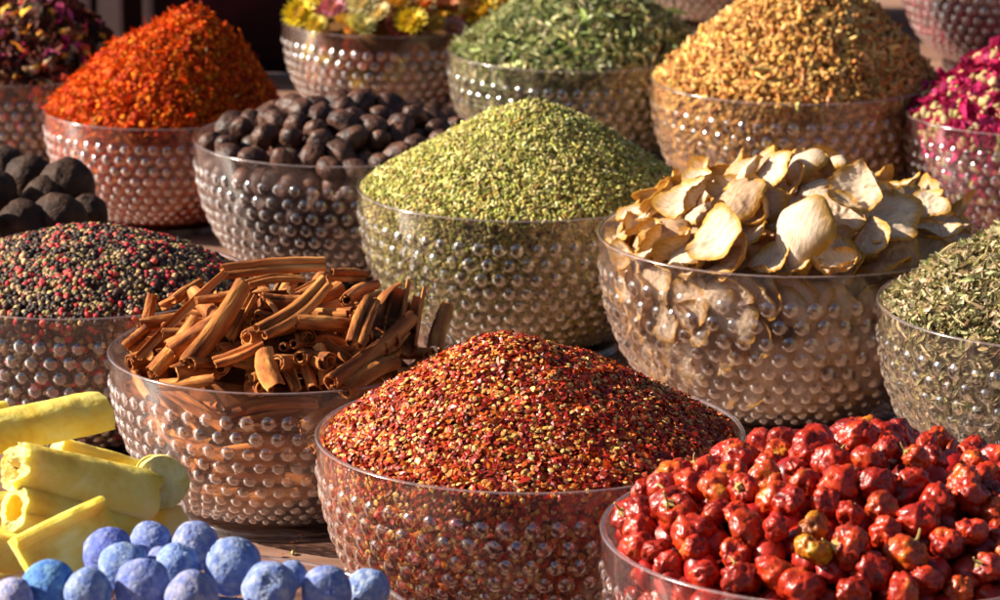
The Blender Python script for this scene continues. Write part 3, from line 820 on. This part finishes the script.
for k in range(250):  # packed below and against the glass
    th = random.uniform(0, 6.28); z = random.uniform(.22, .90)*b_cinn.R
    top = k < 125
    rmx = float(rin(min(.95, z/b_cinn.R-.12 if z > .3*b_cinn.R else .2), .0))*b_cinn.R-.012
    L = random.uniform(.05, .085)
    q = random.uniform(.82, 1.0)*math.sqrt(max(0, rmx**2-(L/2)**2))
    if top:
        q = math.sqrt(random.random())*(.58 if k < 50 else .78)*b_cinn.R; L = random.uniform(.045, .07) if k < 50 else random.uniform(.030, .05)
        z = b_cinn.R*float(b_cinn.top(q*math.cos(th)/b_cinn.R, q*math.sin(th)/b_cinn.R))-random.uniform(.000, .020)
    c = np.array([b_cinn.x+q*math.cos(th), b_cinn.y+q*math.sin(th), z])
    a2 = th+math.pi/2+(random.uniform(-.35, .35) if not top else random.uniform(-2, 2)); tilt = random.uniform(-.3, .3)
    dv = np.array([math.cos(a2)*math.cos(tilt), math.sin(a2)*math.cos(tilt), math.sin(tilt)])*L/2
    stick(c-dv, c+dv, random.uniform(.010, .014), k % 8, 'cinnamon stick packed deep in the bowl under the others', 'cinnamon sticks packed deep in the bowl', tint=random.uniform(.75, 1.05))

# ---- pale dried slices
def mat_slice():
    m, nt, out = new_mat('dried_slice')
    at = N(nt, 'ShaderNodeAttribute', attribute_name='col')
    tc = N(nt, 'ShaderNodeTexCoord'); no = N(nt, 'ShaderNodeTexNoise'); no.inputs['Scale'].default_value = 4.5; no.inputs['Detail'].default_value = 9; no.inputs['Roughness'].default_value = .7
    mp = N(nt, 'ShaderNodeMapping'); mp.inputs['Scale'].default_value = (.5, 2.6, 1)
    nt.links.new(tc.outputs['Object'], mp.inputs[0]); nt.links.new(mp.outputs[0], no.inputs['Vector'])
    r = ramp(nt, no.outputs['Fac'], [(.25, (.50, .36, .25)), (.42, (.80, .70, .60)), (.55, (.97, .93, .88)), (.8, (1, .96, .88))])
    mx = N(nt, 'ShaderNodeMix', data_type='RGBA', blend_type='MULTIPLY'); mx.inputs[0].default_value = 1
    nt.links.new(at.outputs['Color'], mx.inputs[6]); nt.links.new(r.outputs[0], mx.inputs[7])
    b = N(nt, 'ShaderNodeBsdfPrincipled'); b.inputs['Roughness'].default_value = .55; b.inputs['Specular IOR Level'].default_value = .35
    nt.links.new(mx.outputs[2], b.inputs['Base Color'])
    bp = N(nt, 'ShaderNodeBump'); bp.inputs['Strength'].default_value = .7; bp.inputs['Distance'].default_value = .002
    nt.links.new(no.outputs['Fac'], bp.inputs['Height']); nt.links.new(bp.outputs[0], b.inputs['Normal'])
    t = N(nt, 'ShaderNodeBsdfTranslucent'); nt.links.new(mx.outputs[2], t.inputs['Color'])
    ms = N(nt, 'ShaderNodeMixShader'); ms.inputs[0].default_value = .22
    nt.links.new(b.outputs[0], ms.inputs[1]); nt.links.new(t.outputs[0], ms.inputs[2]); nt.links.new(ms.outputs[0], out.inputs[0])
    return m
M_slice = mat_slice()
def slice_mesh(k, cup=.4, fold=0.0, dome=False, thick=.15):
    r = random.Random(k*7+1); nr, na = 16, 72; top = []; bot = []; Ct = []; Cb = []
    ph = [r.uniform(0, 6) for _ in range(5)]; am = [r.uniform(.03, .10) for _ in range(5)]
    cut = r.uniform(-.55, -.35) if r.random() < .5 and not dome else -2
    for i in range(nr+1):
        q = i/nr
        for j in range(na):
            a = 2*math.pi*j/na
            rr = 1+sum(am[m]*math.sin((m+1)*a+ph[m]) for m in range(5))*.8+.03*mnoise.noise(Vector((a*6, k, 3)))
            x, y = q*rr*math.cos(a), .86*q*rr*math.sin(a)
            if x < cut: x = cut+.04*mnoise.noise(Vector((y*5, k, 1)))
            z = cup*(q*q)*(1+.35*math.sin(2*a+ph[0]))+.10*math.sin(3*a+ph[1])*q*q*q+.06*mnoise.noise(Vector((x*2, y*2, k)))+.045*mnoise.noise(Vector((x*6, y*6, k)))+.012*math.sin(a*26+4*x)*q*q
            z += fold*x*abs(x)+ .09*mnoise.noise(Vector((a*2.5, q*2, k+7)))*q**3
            if dome: z = -.75*(1-math.sqrt(max(0, 1-.85*q*q)))*1.0+.04*mnoise.noise(Vector((x*1.5, y*1.5, k)))+.010*math.sin(a*31)*q*(1-q)
            t = thick*(1-.75*q**4)
            top.append((x, y, z+t/2)); bot.append((x, y, z-t/2))
            e = min(1, max(0, (q-.70-.10*mnoise.noise(Vector((a*1.5, k, 2))))/.26)**1.1)
            wht = .5+.5*mnoise.noise(Vector((x*2.5, y*2.5, k+20)))
            cw = np.array((.84, .68, .49))*(1-.6*wht)+np.array((.92, .85, .72))*.6*wht
            cy = np.array((.68, .38, .045))
            if k % 5 == 3: cw = np.array((.64, .44, .28))
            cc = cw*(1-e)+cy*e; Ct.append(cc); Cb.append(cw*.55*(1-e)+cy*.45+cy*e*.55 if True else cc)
    V = np.array(top+bot); n = len(top)
    Fq = []
    for i in range(nr):
        for j in range(na):
            a = i*na+j; b = i*na+(j+1) % na
            Fq.append((a, b, b+na, a+na)); Fq.append((n+a, n+a+na, n+b+na, n+b))
    for j in range(na):
        a = nr*na+j; b = nr*na+(j+1) % na; Fq.append((a, b, n+b, n+a))
    # drop the collapsed centre quads
    Fq = [q if True else q for q in Fq]
    return sharp(mesh_np('dried_slice', V, np.array(Fq), (M_slice,), True, col=np.array(Ct+Cb)), 55)
SM = [slice_mesh(0, .18), slice_mesh(1, .35, .3), slice_mesh(2, .12, -.2), slice_mesh(3, -.2, .25), slice_mesh(4, 0, dome=True), slice_mesh(5, .6, .3), slice_mesh(6, .2, .45), slice_mesh(7, -.3, -.3)]
def fit_inside(o, me_, bw, gap=.0012):
    V = np.empty(len(me_.vertices)*3, dtype=np.float32); me_.vertices.foreach_get('co', V); V = V.reshape(-1, 3)
    M = np.array(Matrix.LocRotScale(o.location, o.rotation_euler, o.scale)); W = V@M[:3, :3].T
    for _ in range(6):
        X = W+np.array(o.location); rx, ry, z = X[:, 0]-bw.x, X[:, 1]-bw.y, X[:, 2]/bw.R
        over = np.hypot(rx, ry)-((rout(z)-.0225)*bw.R-gap); over = np.where(z < .995, over, -1)
        over = np.maximum(over, 0); low = .07-z.min()
        if low > 0: o.location.z += low*bw.R
        if over.max() <= 0: break
        i = int(over.argmax()); q = math.hypot(rx[i], ry[i])
        o.location.x -= rx[i]/q*over[i]*1.05; o.location.y -= ry[i]/q*over[i]*1.05

def slice_at(P, rad, nrm, roll, q, label, group='pale dried slices in their bowl'):
    z = (Vector(nrm).normalized()+Vector((-.38, .12, .12))).normalized(); x = Vector((1, 0, 0))-z*z.x
    if x.length < .1: x = Vector((0, 1, 0))-z*z.y
    x.normalize(); y = z.cross(x); M = Matrix((x, y, z)).transposed() @ Matrix.Rotation(roll, 3, 'Z')
    o = obj('dried_slice', SM[q], loc=tuple(P), rot=M, scale=rad); tag(o, label, 'dried slice', group); fit_inside(o, SM[q], b_slices); return o
SL = [ # px,py, r px, normal, roll, mesh, lift, label
 (718, 238, 33, (-.35, -.75, .5), .3, 0, .020, 'flat pale slice with a dark slit, facing the viewer left of centre'),
 (790, 230, 44, (-.45, -.80, .45), 1.2, 4, .020, 'large domed ribbed slice with a small hole, in the centre'),
 (690, 202, 30, (-.5, -.3, .75), 2.4, 1, .022, 'thick cut slice with a yellow rim at the upper left'),
 (735, 196, 34, (-.2, -.6, .6), 4.0, 3, .020, 'broad beige slice with a broken edge above the slit one'),
 (640, 243, 24, (-.6, -.5, .6), 5.2, 5, .012, 'crumpled yellow-edged slice at the far left rim'),
 (665, 228, 24, (-.1, -.6, .8), 3.1, 3, .010, 'small folded slice near the left rim'),
 (720, 268, 30, (0, -.25, 1), 3.0, 2, .004, 'thin slice lying flat along the front rim'),
 (768, 268, 26, (.1, -.3, 1), .6, 6, .004, 'yellow curled slice lying on the front rim'),
 (838, 262, 26, (.2, -.75, .5), 2.0, 1, .010, 'folded yellow slice by the front rim right of the domed one'),
 (842, 266, 22, (.1, -.6, .6), 4.4, 5, .008, 'small cupped slice with a yellow rim on the front rim'),
 (800, 158, 28, (-.2, -.3, .9), 1.0, 4, .018, 'smooth pale slice topmost on the heap'),
 (770, 172, 30, (-.4, -.4, .8), 5.0, 2, .014, 'pale slice just below the topmost one'),
 (745, 168, 24, (-.5, -.2, .8), 2.2, 7, .018, 'tan curved slice at the upper left of the top'),
 (835, 158, 14, (0, -.3, 1), 2.2, 4, .012, 'tiny pale slice right of the topmost one'),
 (862, 190, 34, (.1, -.7, .5), 3.5, 1, .022, 'large bright yellow curled slice at the upper right'),
 (885, 222, 40, (.25, -.7, .6), .2, 2, .014, 'large tan slice in shade on the right'),
 (838, 218, 30, (.2, -.8, .4), 2.6, 0, .010, 'shaded slice behind the folded yellow ones'),
 (900, 250, 30, (.3, -.7, .6), 1.9, 3, .008, 'brown shaded slice at the front right rim'),
 (935, 232, 30, (.4, -.5, .7), 4.9, 6, .008, 'yellow-rimmed slice lying at the far right rim'),
 (930, 205, 26, (.2, -.5, .8), 3.9, 2, .012, 'pale slice at the upper far right'),
 (815, 190, 30, (.1, -.6, .7), .9, 7, .012, 'tan folded slice under the topmost one'),
 (700, 182, 18, (-.3, -.2, .9), 1.7, 1, .022, 'small yellow slice sticking up at the upper left'),
 (650, 215, 22, (-.4, -.1, .9), .7, 2, .010, 'thin slice at the back of the left rim'),
 (760, 205, 26, (-.1, -.8, .4), 3.3, 3, .006, 'shadowed slice behind the domed one'),
 (958, 238, 20, (.4, -.3, .8), 2.7, 0, .004, 'pale slice tip at the right end of the heap'),
 (680, 255, 26, (-.3, -.6, .7), 1.0, 7, .008, 'beige slice leaning on the left front rim'),
 (868, 240, 26, (.1, -.8, .4), 5.8, 6, .006, 'upright shaded slice right of the folded yellow one'),
]
pps = b_slices.R/193
for (x, y, r, nn, roll, q, lift, lab) in SL:
    slice_at(b_slices.hit(x, y, lift*.9), r*.95*pps, nn, roll, q, lab)
for k, p in enumerate(pile_points(b_slices, .010, .0215, layer=.002, wall=False, maxn=110, n=5000)):
    X, Y = p[0]/b_slices.R, p[1]/b_slices.R; nn = b_slices.normal(np.array([X]), np.array([Y]))[0]
    slice_at((p[0]+b_slices.x, p[1]+b_slices.y, p[2]), random.uniform(.015, .022), nn+rng.normal(0, .38, 3), random.uniform(0, 6.28), random.choice([0, 1, 2, 3, 5, 6, 7]), 'pale dried slice lying loose among the larger ones on the heap', 'loose pale slices on the heap')
core(b_slices, 'slice_crumbs', mat_grain('slice_crumbs', .8, .2, nscale=70, nstr=.5), (.55, .34, .18), .034, 'broken pale slices packing the middle of their bowl', 'slice pieces')
for k in range(190):
    th = random.uniform(-math.pi/2-2.1, -math.pi/2+2.1) if k < 155 else random.uniform(0, 6.28)
    if k < 155:
        z = random.uniform(.25, .88); rr_ = float(rin(z, 0))-.05-random.uniform(0, .06)
        nn = (math.cos(th)+random.uniform(-.3, .3), math.sin(th)+random.uniform(-.3, .3), random.uniform(-.55, .1))
        ang = Vector(nn).normalized().angle(Vector((math.cos(th), math.sin(th), -.2)))
        rad = random.uniform(.014, .024)
        rr_ = min(rr_, float(rin(z-.08, 0))-.03-.75*math.sin(ang)*rad/b_slices.R)
    else:
        z = random.uniform(.86, .98); rr_ = math.sqrt(random.random())*.72; nn = (random.uniform(-.5, .5), random.uniform(-.6, .3), 1); rad = random.uniform(.018, .026)
    slice_at((b_slices.x+rr_*b_slices.R*math.cos(th), b_slices.y+rr_*b_slices.R*math.sin(th), z*b_slices.R), rad, nn, random.uniform(0, 6.28), random.choice([0, 1, 2, 3, 4, 6, 7]), 'pale dried slice packed inside the bowl under the top ones', 'pale slices packed inside the bowl')

# ---- yellow sulphur sticks
M_sul, _, _ = mat_noise('yellow_sulphur', [(.32, (.66, .42, .05)), (.46, (.78, .58, .10)), (.56, (.82, .68, .18)), (.72, (.86, .79, .42))], scale=28, detail=10, rough=.9, spec=.12, bump=.8, bdist=.004, bscale=60, dist=.5)
_b = M_sul.node_tree.nodes['Principled BSDF']; _b.inputs['Subsurface Weight'].default_value = .4; _b.inputs['Subsurface Radius'].default_value = (1, .75, .12); _b.inputs['Subsurface Scale'].default_value = .02
M_sul2, _, _ = mat_noise('broken_sulphur', [(.3, (.64, .44, .07)), (.6, (.80, .66, .25))], scale=120, detail=6, rough=.8, spec=.3, bump=.9, bdist=.004, bscale=140)
def sul_mesh(k, L, rad, hollow=0, half=False, brk=.2):
    """cast stick with broken ends; hollow: trough/tube"""
    n, m = 40, 26; V = []; F1 = []; mi = []
    r = random.Random(k)
    span = 2*math.pi if not half else math.pi*1.25
    prof = []
    if not hollow and not half:
        prof = [(math.cos(2*math.pi*j/n), math.sin(2*math.pi*j/n)) for j in range(n)]
    else:
        outer = [(math.cos(-span/2+span*j/(n-1)), math.sin(-span/2+span*j/(n-1))) for j in range(n)]
        inn = [((1-.42)*x, (1-.42)*y) for x, y in outer][::-1]
        prof = outer+inn
    P_ = len(prof)
    for i in range(m):
        t = i/(m-1)
        for (y, z) in prof:
            q = 1+.055*mnoise.noise(Vector((t*4, y*1.5, z*1.5+k)))+.02*mnoise.noise(Vector((t*20, y*6, z*6+k)))
            x = (t-.5)*L
            if i <= 1: x += rad*brk*(mnoise.noise(Vector((y*1.6, z*1.6, k*3)))+.5*mnoise.noise(Vector((y*5, z*5, k))))
            if i >= m-2: x += rad*brk*.5*(mnoise.noise(Vector((y*1.6, z*1.6, k*3+9)))+.5*mnoise.noise(Vector((y*5, z*5, k))))
            if i == 0 or i == m-1: q *= .975
            V.append((x, y*q*rad, z*q*rad))
    for i in range(m-1):
        for j in range(P_):
            a = i*P_+j; b = i*P_+(j+1) % P_; F1.append((a, b, b+P_, a+P_)); mi.append(0)
    if not hollow and not half:
        for (o, sg) in ((0, -1), ((m-1)*P_, 1)):
            prev = o; x0 = sg*L/2; prevring = [o+j for j in range(P_)]
            for ring in range(1, 7):
                q = 1-ring/6.0*.97; idx = []
                for j, (y, z) in enumerate(prof):
                    dz = rad*brk*(.5 if sg > 0 else 1)*(mnoise.noise(Vector((y*q*1.6, z*q*1.6, k*3+(9 if sg > 0 else 0))))+.6*mnoise.noise(Vector((y*q*6, z*q*6, k+5))))
                    V.append((x0+dz, y*q*rad, z*q*rad)); idx.append(len(V)-1)
                for j in range(P_):
                    a, b = prevring[j], prevring[(j+1) % P_]; c, d = idx[(j+1) % P_], idx[j]
                    F1.append((a, b, c, d) if sg < 0 else (b, a, d, c)); mi.append(1)
                prevring = idx
    else:
        h = P_//2
        for (o, fl_) in ((0, 1), ((m-1)*P_, 0)):
            for j in range(h-1):
                q = (o+j, o+j+1, o+P_-2-j, o+P_-1-j); F1.append(q[::-1] if fl_ else q); mi.append(1)
    me = mesh_np('sulphur_stick', np.array(V), np.array(F1), (M_sul, M_sul2), True, matidx=mi)
    return sharp(me, 38)
def sul(p1, p2, D1, D2, rpx, label, k, hollow=0, half=False, roll=0, brk=.2):
    a = Vector(px_point(*p1, D1)); b = Vector(px_point(*p2, D2)); d = b-a; L = d.length; x = d.normalized()
    y = Vector((0, 0, 1)).cross(x).normalized(); z = x.cross(y); M = Matrix((x, y, z)).transposed() @ Matrix.Rotation(roll, 3, 'X')
    o = obj('sulphur_stick', sul_mesh(k, L, rpx*(D1+D2)/2/F, hollow, half, brk), loc=(a+b)/2, rot=M)
    tag(o, label, 'yellow stick', 'yellow sticks stacked in the left bowl'); return o
sul((-50, 452), (98, 420), 2.20, 2.27, 30, 'smooth yellow stick with a grooved top, uppermost of the stack', 1, half=True, roll=math.radians(75), brk=.25)
sul((16, 468), (150, 496), 2.16, 2.20, 27, 'yellow stick with a rough white broken end facing left, in the middle', 2, brk=.5)
sul((163, 482), (155, 480), 2.195, 2.33, 26, 'yellow stick whose round flat end faces the viewer', 3, brk=.05)
sul((14, 508), (128, 530), 2.15, 2.20, 24, 'hollow yellow stick with a jagged open end at the left edge', 4, hollow=1, brk=.22)
sul((55, 452), (150, 480), 2.28, 2.31, 17, 'yellow stick half hidden behind the middle one', 5)
sul((112, 540), (182, 524), 2.22, 2.24, 20, 'amber shaded yellow stick low at the right of the stack', 6)
sul((-40, 548), (25, 556), 2.15, 2.17, 20, 'yellow stick end in the lower left corner of the stack', 7)
sul((-60, 420), (6, 412), 2.30, 2.32, 12, 'small bright yellow piece at the left edge above the stack', 8)
sul((-60, 500), (0, 520), 2.2, 2.2, 22, 'yellow stick mostly out of view at the left edge', 10)
sul((30, 560), (140, 572), 2.21, 2.23, 20, 'yellow stick under the grooved slab', 11)
# the slab with a raised ridge
def slab():
    L, W, T = .058, .030, .006; V = []; nx, ny = 24, 12
    prof = [(-.5, 0), (-.5, 1), (-.44, 1.6), (-.36, 1.8), (-.30, 1.2), (-.24, 1), (0, 1.05), (.2, 1.05), (.4, 1), (.5, .9), (.5, 0), (0, -.1)]
    m = len(prof)
    for i in range(nx):
        t = i/(nx-1)
        for (y, z) in prof:
            V.append(((t-.5)*L+.003*mnoise.noise(Vector((y*6, z, 5)))*(1 if i in (0, nx-1) else 0), y*W*(1+.04*math.sin(t*3)), z*T+.0012*mnoise.noise(Vector((t*6, y*4, z)))))
    Fq = [(i*m+j, i*m+(j+1) % m, (i+1)*m+(j+1) % m, (i+1)*m+j) for i in range(nx-1) for j in range(m)]
    Fe = [tuple(range(m))[::-1], tuple((nx-1)*m+j for j in range(m))]
    me = mesh_np('sulphur_slab', np.array(V), [np.array(Fq), np.array(Fe)], (M_sul,), False); return me
sx = Vector(px_point(8, 562, 2.10)); ex = Vector(px_point(112, 512, 2.14)); xx = (ex-sx).normalized(); zz_ = Vector((.12, -.85, .45)); zz_ = (zz_-xx*zz_.dot(xx)).normalized(); yy = zz_.cross(xx)
o = obj('sulphur_slab', slab(), loc=Vector(px_point(66, 545, 2.11)), rot=Matrix((-xx, -yy, zz_)).transposed())
tag(o, 'grooved yellow slab with a raised edge, lowest in front of the sticks', 'yellow slab')
core(b_yel, 'sulphur_rubble', mat_grain('sulphur_rubble', .8, .2, nscale=60), (.5, .42, .06), .02, 'yellow rubble filling the bowl under the yellow sticks', 'yellow rubble')

# ---- strawflowers
def mat_flower():
    m, nt, b = mat_noise('flower_petal', [(.3, (.8, .8, .8)), (.6, (1, 1, 1))], scale=200, rough=.5, spec=.4, bump=0, use_color=True); return m
M_pet = mat_flower()
M_disc, _, _ = mat_noise('flower_disc', [(.3, (.30, .12, .02)), (.6, (.6, .32, .04))], scale=300, rough=.8, bump=.8)
M_stem, _, _ = mat_noise('dry_stem', [(.3, (.2, .16, .06)), (.6, (.34, .28, .10))], scale=100, rough=.8)
def flower_meshes():
    Vs, Fs = [], []; base = 0
    for ring, (n, rr_, el_, l) in enumerate([(20, .45, .15, .62), (18, .38, .45, .52), (14, .28, .85, .42), (10, .2, 1.2, .3)]):
        for j in range(n):
            a = 2*math.pi*(j+.5*(ring % 2))/n+random.uniform(-.05, .05); TV, TF = pe[j % 6]
            v = TV.copy(); v = np.stack([(v[:, 0]+1)/2*l, v[:, 1]*.12, v[:, 2]*.10+(v[:, 0]+1)**2*.03], -1)
            e = el_+random.uniform(-.1, .1)
            x = rr_*.6+v[:, 0]*math.cos(e)-v[:, 2]*math.sin(e); z = v[:, 0]*math.sin(e)+v[:, 2]*math.cos(e)
            Vs.append(np.stack([x*math.cos(a)-v[:, 1]*math.sin(a), x*math.sin(a)+v[:, 1]*math.cos(a), z], -1)); Fs.append(TF+base); base += len(v)
    pet = mesh_np('petals', np.concatenate(Vs), np.concatenate(Fs), (M_pet,), True)
    V, Fc = ICO3; disc = mesh_np('flower_head', V*np.array((.34, .34, .22)), Fc, (M_disc,), True)
    return pet, disc
ME_PET, ME_DISC = flower_meshes()
FL = [ # px,py,r px,color,label
 (300, 14, 17, (.80, .62, .02), 'yellow strawflower at the left end of the back bowl'),
 (322, -2, 17, (.85, .70, .10), 'yellow strawflower cut by the top edge, left'),
 (333, 8, 13, (.75, .25, .30), 'pink strawflower among the yellow ones'),
 (362, 4, 16, (.80, .70, .35), 'pale cream-yellow strawflower in the middle at the top edge'),
 (360, 26, 15, (.82, .72, .22), 'pale yellow strawflower low on the rim'),
 (380, 14, 12, (.80, .66, .30), 'small cream strawflower in the middle'),
 (411, 22, 16, (.85, .62, .02), 'bright yellow strawflower leaning over the rim'),
 (398, 2, 13, (.75, .42, .04), 'amber strawflower near the top edge'),
 (425, 6, 14, (.60, .20, .03), 'rust orange strawflower near the top edge'),
 (453, 28, 13, (.55, .22, .20), 'dusky pink strawflower at the right rim'),
 (448, 8, 14, (.45, .13, .03), 'dark orange strawflower behind the pink one'),
 (483, 12, 19, (.62, .42, .02), 'large shaded yellow strawflower at the right end'),
 (510, 4, 15, (.55, .30, .03), 'brownish yellow strawflower at the far right end'),
 (345, 22, 11, (.80, .50, .05), 'small orange-yellow strawflower behind the rim'),
 (316, 26, 11, (.80, .60, .05), 'small yellow strawflower down in the bowl at the left'),
 (436, 24, 10, (.6, .35, .05), 'small amber strawflower at the right of the bright one'),
 (468, -4, 14, (.5, .2, .03), 'rust strawflower cut by the top edge, right'),
 (376, -6, 14, (.8, .6, .1), 'yellow strawflower cut by the top edge, middle'),
]
def flower(P, r, c, nrm, lab, group):
    z = Vector(nrm).normalized(); x = Vector((1, 0, 0)); x = (x-z*z.x).normalized(); M = Matrix((x, z.cross(x), z)).transposed()
    e = obj('strawflower', ME_PET, loc=tuple(P), rot=M, scale=r); e.color = (*c, 1); tag(e, lab, 'strawflower', group)
    obj('flower_head', ME_DISC, e, loc=(0, 0, .05)); return e
for (x, y, r, c, lab) in FL:
    P = b_flow.hit(x, y, .016)
    flower(P, r*1.3*3.9/F, c, (random.uniform(-.7, .3), random.uniform(-1.2, -.3), 1), lab, 'strawflowers in the back bowl')
for k, p in enumerate(pile_points(b_flow, .010, .0185, layer=0, wall=False, maxn=60, n=3000)):
    c = random.choice([(.75, .52, .03), (.80, .62, .10), (.65, .28, .04), (.55, .15, .05), (.72, .60, .28), (.5, .10, .08)])
    flower((p[0]+b_flow.x, p[1]+b_flow.y, p[2]), random.uniform(.013, .018), c, (random.uniform(-.8, .6), random.uniform(-1.1, .2), 1), 'small dried strawflower filling the gaps of the back heap', 'small strawflowers filling the back heap')
for k in range(60):
    th = random.uniform(-math.pi/2-1.9, -math.pi/2+1.9); z = random.uniform(.3, .86); q = float(rin(z, 0))-.17
    c = random.choice([(.7, .5, .03), (.6, .25, .04), (.55, .15, .05), (.35, .12, .03)])
    flower((b_flow.x+q*b_flow.R*math.cos(th), b_flow.y+q*b_flow.R*math.sin(th), z*b_flow.R), .013, c, (math.cos(th), math.sin(th), random.uniform(-.2, .5)), 'dried strawflower pressed inside the glass of the back bowl', 'strawflowers pressed inside the glass')
core(b_flow, 'flower_litter', mat_grain('flower_litter', .9, .1, nscale=80), (.10, .045, .012), .022, 'brown flower litter filling the strawflower bowl', 'flower litter')

# ------------------------------------------------------------------ setting
def box(name, x0, x1, y0, y1, z0, z1, mat, bev=.003):
    import bmesh
    bm = bmesh.new(); bmesh.ops.create_cube(bm, size=1)
    for v in bm.verts: v.co = Vector(((x0+x1)/2+v.co.x*(x1-x0), (y0+y1)/2+v.co.y*(y1-y0), (z0+z1)/2+v.co.z*(z1-z0)))
    if bev: bmesh.ops.bevel(bm, geom=bm.edges[:], offset=bev, segments=2, affect='EDGES')
    me = bpy.data.meshes.new(name); bm.to_mesh(me); bm.free(); me.materials.append(mat); return obj(name, me)
M_table, _, _ = mat_noise('table_wood', [(.3, (.17, .09, .062)), (.5, (.28, .155, .11)), (.7, (.40, .25, .18))], scale=9, detail=9, rough=.45, spec=.4, bump=.2, bscale=60, stretch=(.3, 3, 1), dist=.6)
tag(box('table_top', -3, 3, .9, 5.2, -.04, 0, M_table), 'dark reddish brown wooden table top under the glass bowls', 'table', kind='structure')
M_gnd, _, _ = mat_noise('paving', [(.3, (.10, .09, .08)), (.7, (.18, .16, .14))], scale=4, rough=.9)
g = box('ground', -60, 60, -60, 60, -.95, -.9, M_gnd, 0); tag(g, kind='structure')
# dark cloth hanging behind the bowls
M_cloth, _, _ = mat_noise('dark_cloth', [(.3, (.012, .006, .007)), (.55, (.03, .010, .012)), (.75, (.07, .015, .02))], scale=6, rough=.95, spec=.1, bump=.3, bscale=300)
def cloth(name, x0, x1, y, z1):
    nx, nz = 160, 10; V = []
    for i in range(nx):
        for k in range(nz):
            x = x0+(x1-x0)*i/(nx-1); V.append((x, y+.012*math.sin(x*22)+.008*math.sin(x*47+1), .001+(z1)*k/(nz-1)))
    Fq = [(i*nz+k, (i+1)*nz+k, (i+1)*nz+k+1, i*nz+k+1) for i in range(nx-1) for k in range(nz-1)]
    o = obj(name, mesh_np(name, np.array(V), np.array(Fq), (M_cloth,), True))
    md = o.modifiers.new('thick', 'SOLIDIFY'); md.thickness = .003
    return o
tag(cloth('stall_cloth', -.72, .12, 4.14, .9), 'dark maroon cloth hanging behind the back left bowls', 'cloth')
tag(cloth('stall_cloth', -.1, 2.0, 4.86, .9), 'dark cloth hanging far behind the back right bowls', 'cloth')
M_post, _, _ = mat_noise('grey_post', [(.3, (.14, .11, .10)), (.7, (.24, .19, .17))], scale=20, rough=.6, stretch=(1, 1, .2))
for (px, w, lab) in ((116, .026, 'grey upright post behind the orange heap, wider of the two'), (153, .010, 'thin grey upright post right beside the orange heap'), (92, .012, 'dark slim upright at the left of the wide grey post')):
    x = (px-500)/F*4.08/math.cos(PITCH)*1.0
    tag(box('stall_post', x-w/2, x+w/2, 4.08, 4.11, .0005, .9, M_post), lab, 'post')

n = 2600; px_, py_ = rng.uniform(-.55, .65, n), rng.uniform(1.95, 4.0, n)
V, Fc, C = scatter_arrays([dict(w=2, T=fl, size=(.005, .004, .002), cols=[(.35, .03, .01), (.45, .1, .02)], tilt=.2), dict(w=2, T=el, size=(.005, .002, .002), cols=[(.38, .36, .1), (.5, .42, .18)], tilt=.2),
    dict(w=1, T=sph, size=(.0045, .0045, .0045), cols=[(.05, .03, .02), (.4, .3, .15)], tilt=.2), dict(w=1, T=lu, size=(.003, .003, .002), cols=[(.6, .45, .2), (.5, .1, .02)], tilt=.2)], np.stack([px_, py_, np.full(n, .0016)], -1), np.tile([0., 0., 1.], (n, 1)))
tag(obj('spilled_spice', mesh_np('spilled_spice', V, Fc, (M_bud,), True, col=C)), 'stray grains and flakes of spice spilled on the table between the bowls', 'spilled spice', kind='stuff')
# ------------------------------------------------------------------ light, world, camera
SUN_EL = math.radians(29); AZ = math.radians(5)
sd = Vector((-math.cos(SUN_EL)*math.cos(AZ), math.cos(SUN_EL)*math.sin(AZ), math.sin(SUN_EL)))
ld = bpy.data.lights.new('sun', 'SUN'); ld.energy = 5.0; ld.angle = math.radians(.53); ld.color = (1.0, .885, .75)
lo = bpy.data.objects.new('sun', ld); link(lo); lo.rotation_euler = sd.to_track_quat('Z', 'Y').to_euler(); lo.location = sd*5
w = bpy.data.worlds.new('World'); sc.world = w; w.use_nodes = True; nt = w.node_tree
for n in list(nt.nodes): nt.nodes.remove(n)
sky = nt.nodes.new('ShaderNodeTexSky'); sky.sky_type = 'NISHITA'; sky.sun_disc = False
sky.dust_density = 1.5; sky.air_density = .6; sky.ozone_density = .6; sky.sun_elevation = SUN_EL; sky.sun_rotation = math.atan2(sd.x, sd.y)
bg = nt.nodes.new('ShaderNodeBackground'); bg.inputs[1].default_value = 0.05
wo = nt.nodes.new('ShaderNodeOutputWorld'); nt.links.new(sky.outputs[0], bg.inputs[0]); nt.links.new(bg.outputs[0], wo.inputs[0])

cd = bpy.data.cameras.new('camera'); cam = bpy.data.objects.new('camera', cd); link(cam)
cam.location = (0, 0, ZC); cam.rotation_euler = (math.pi/2-PITCH, 0, 0)
cd.sensor_width = 36; cd.lens = 144; cd.clip_start = .05; cd.clip_end = 300
cd.dof.use_dof = True; cd.dof.focus_distance = 2.45; cd.dof.aperture_fstop = 19
sc.camera = cam
sc.render.engine = 'CYCLES'; sc.cycles.use_denoising = True
try: sc.cycles.denoiser = 'OPENIMAGEDENOISE'
except Exception: pass
sc.cycles.max_bounces = 10; sc.cycles.transparent_max_bounces = 16; sc.cycles.transmission_bounces = 6; sc.cycles.glossy_bounces = 4; sc.cycles.diffuse_bounces = 4
sc.cycles.caustics_reflective = False; sc.cycles.caustics_refractive = True; sc.cycles.blur_glossy = .5
sc.cycles.sample_clamp_indirect = 6
sc.view_settings.view_transform = 'Standard'; sc.view_settings.look = 'None'; sc.view_settings.exposure = 1.25; sc.view_settings.gamma = 1
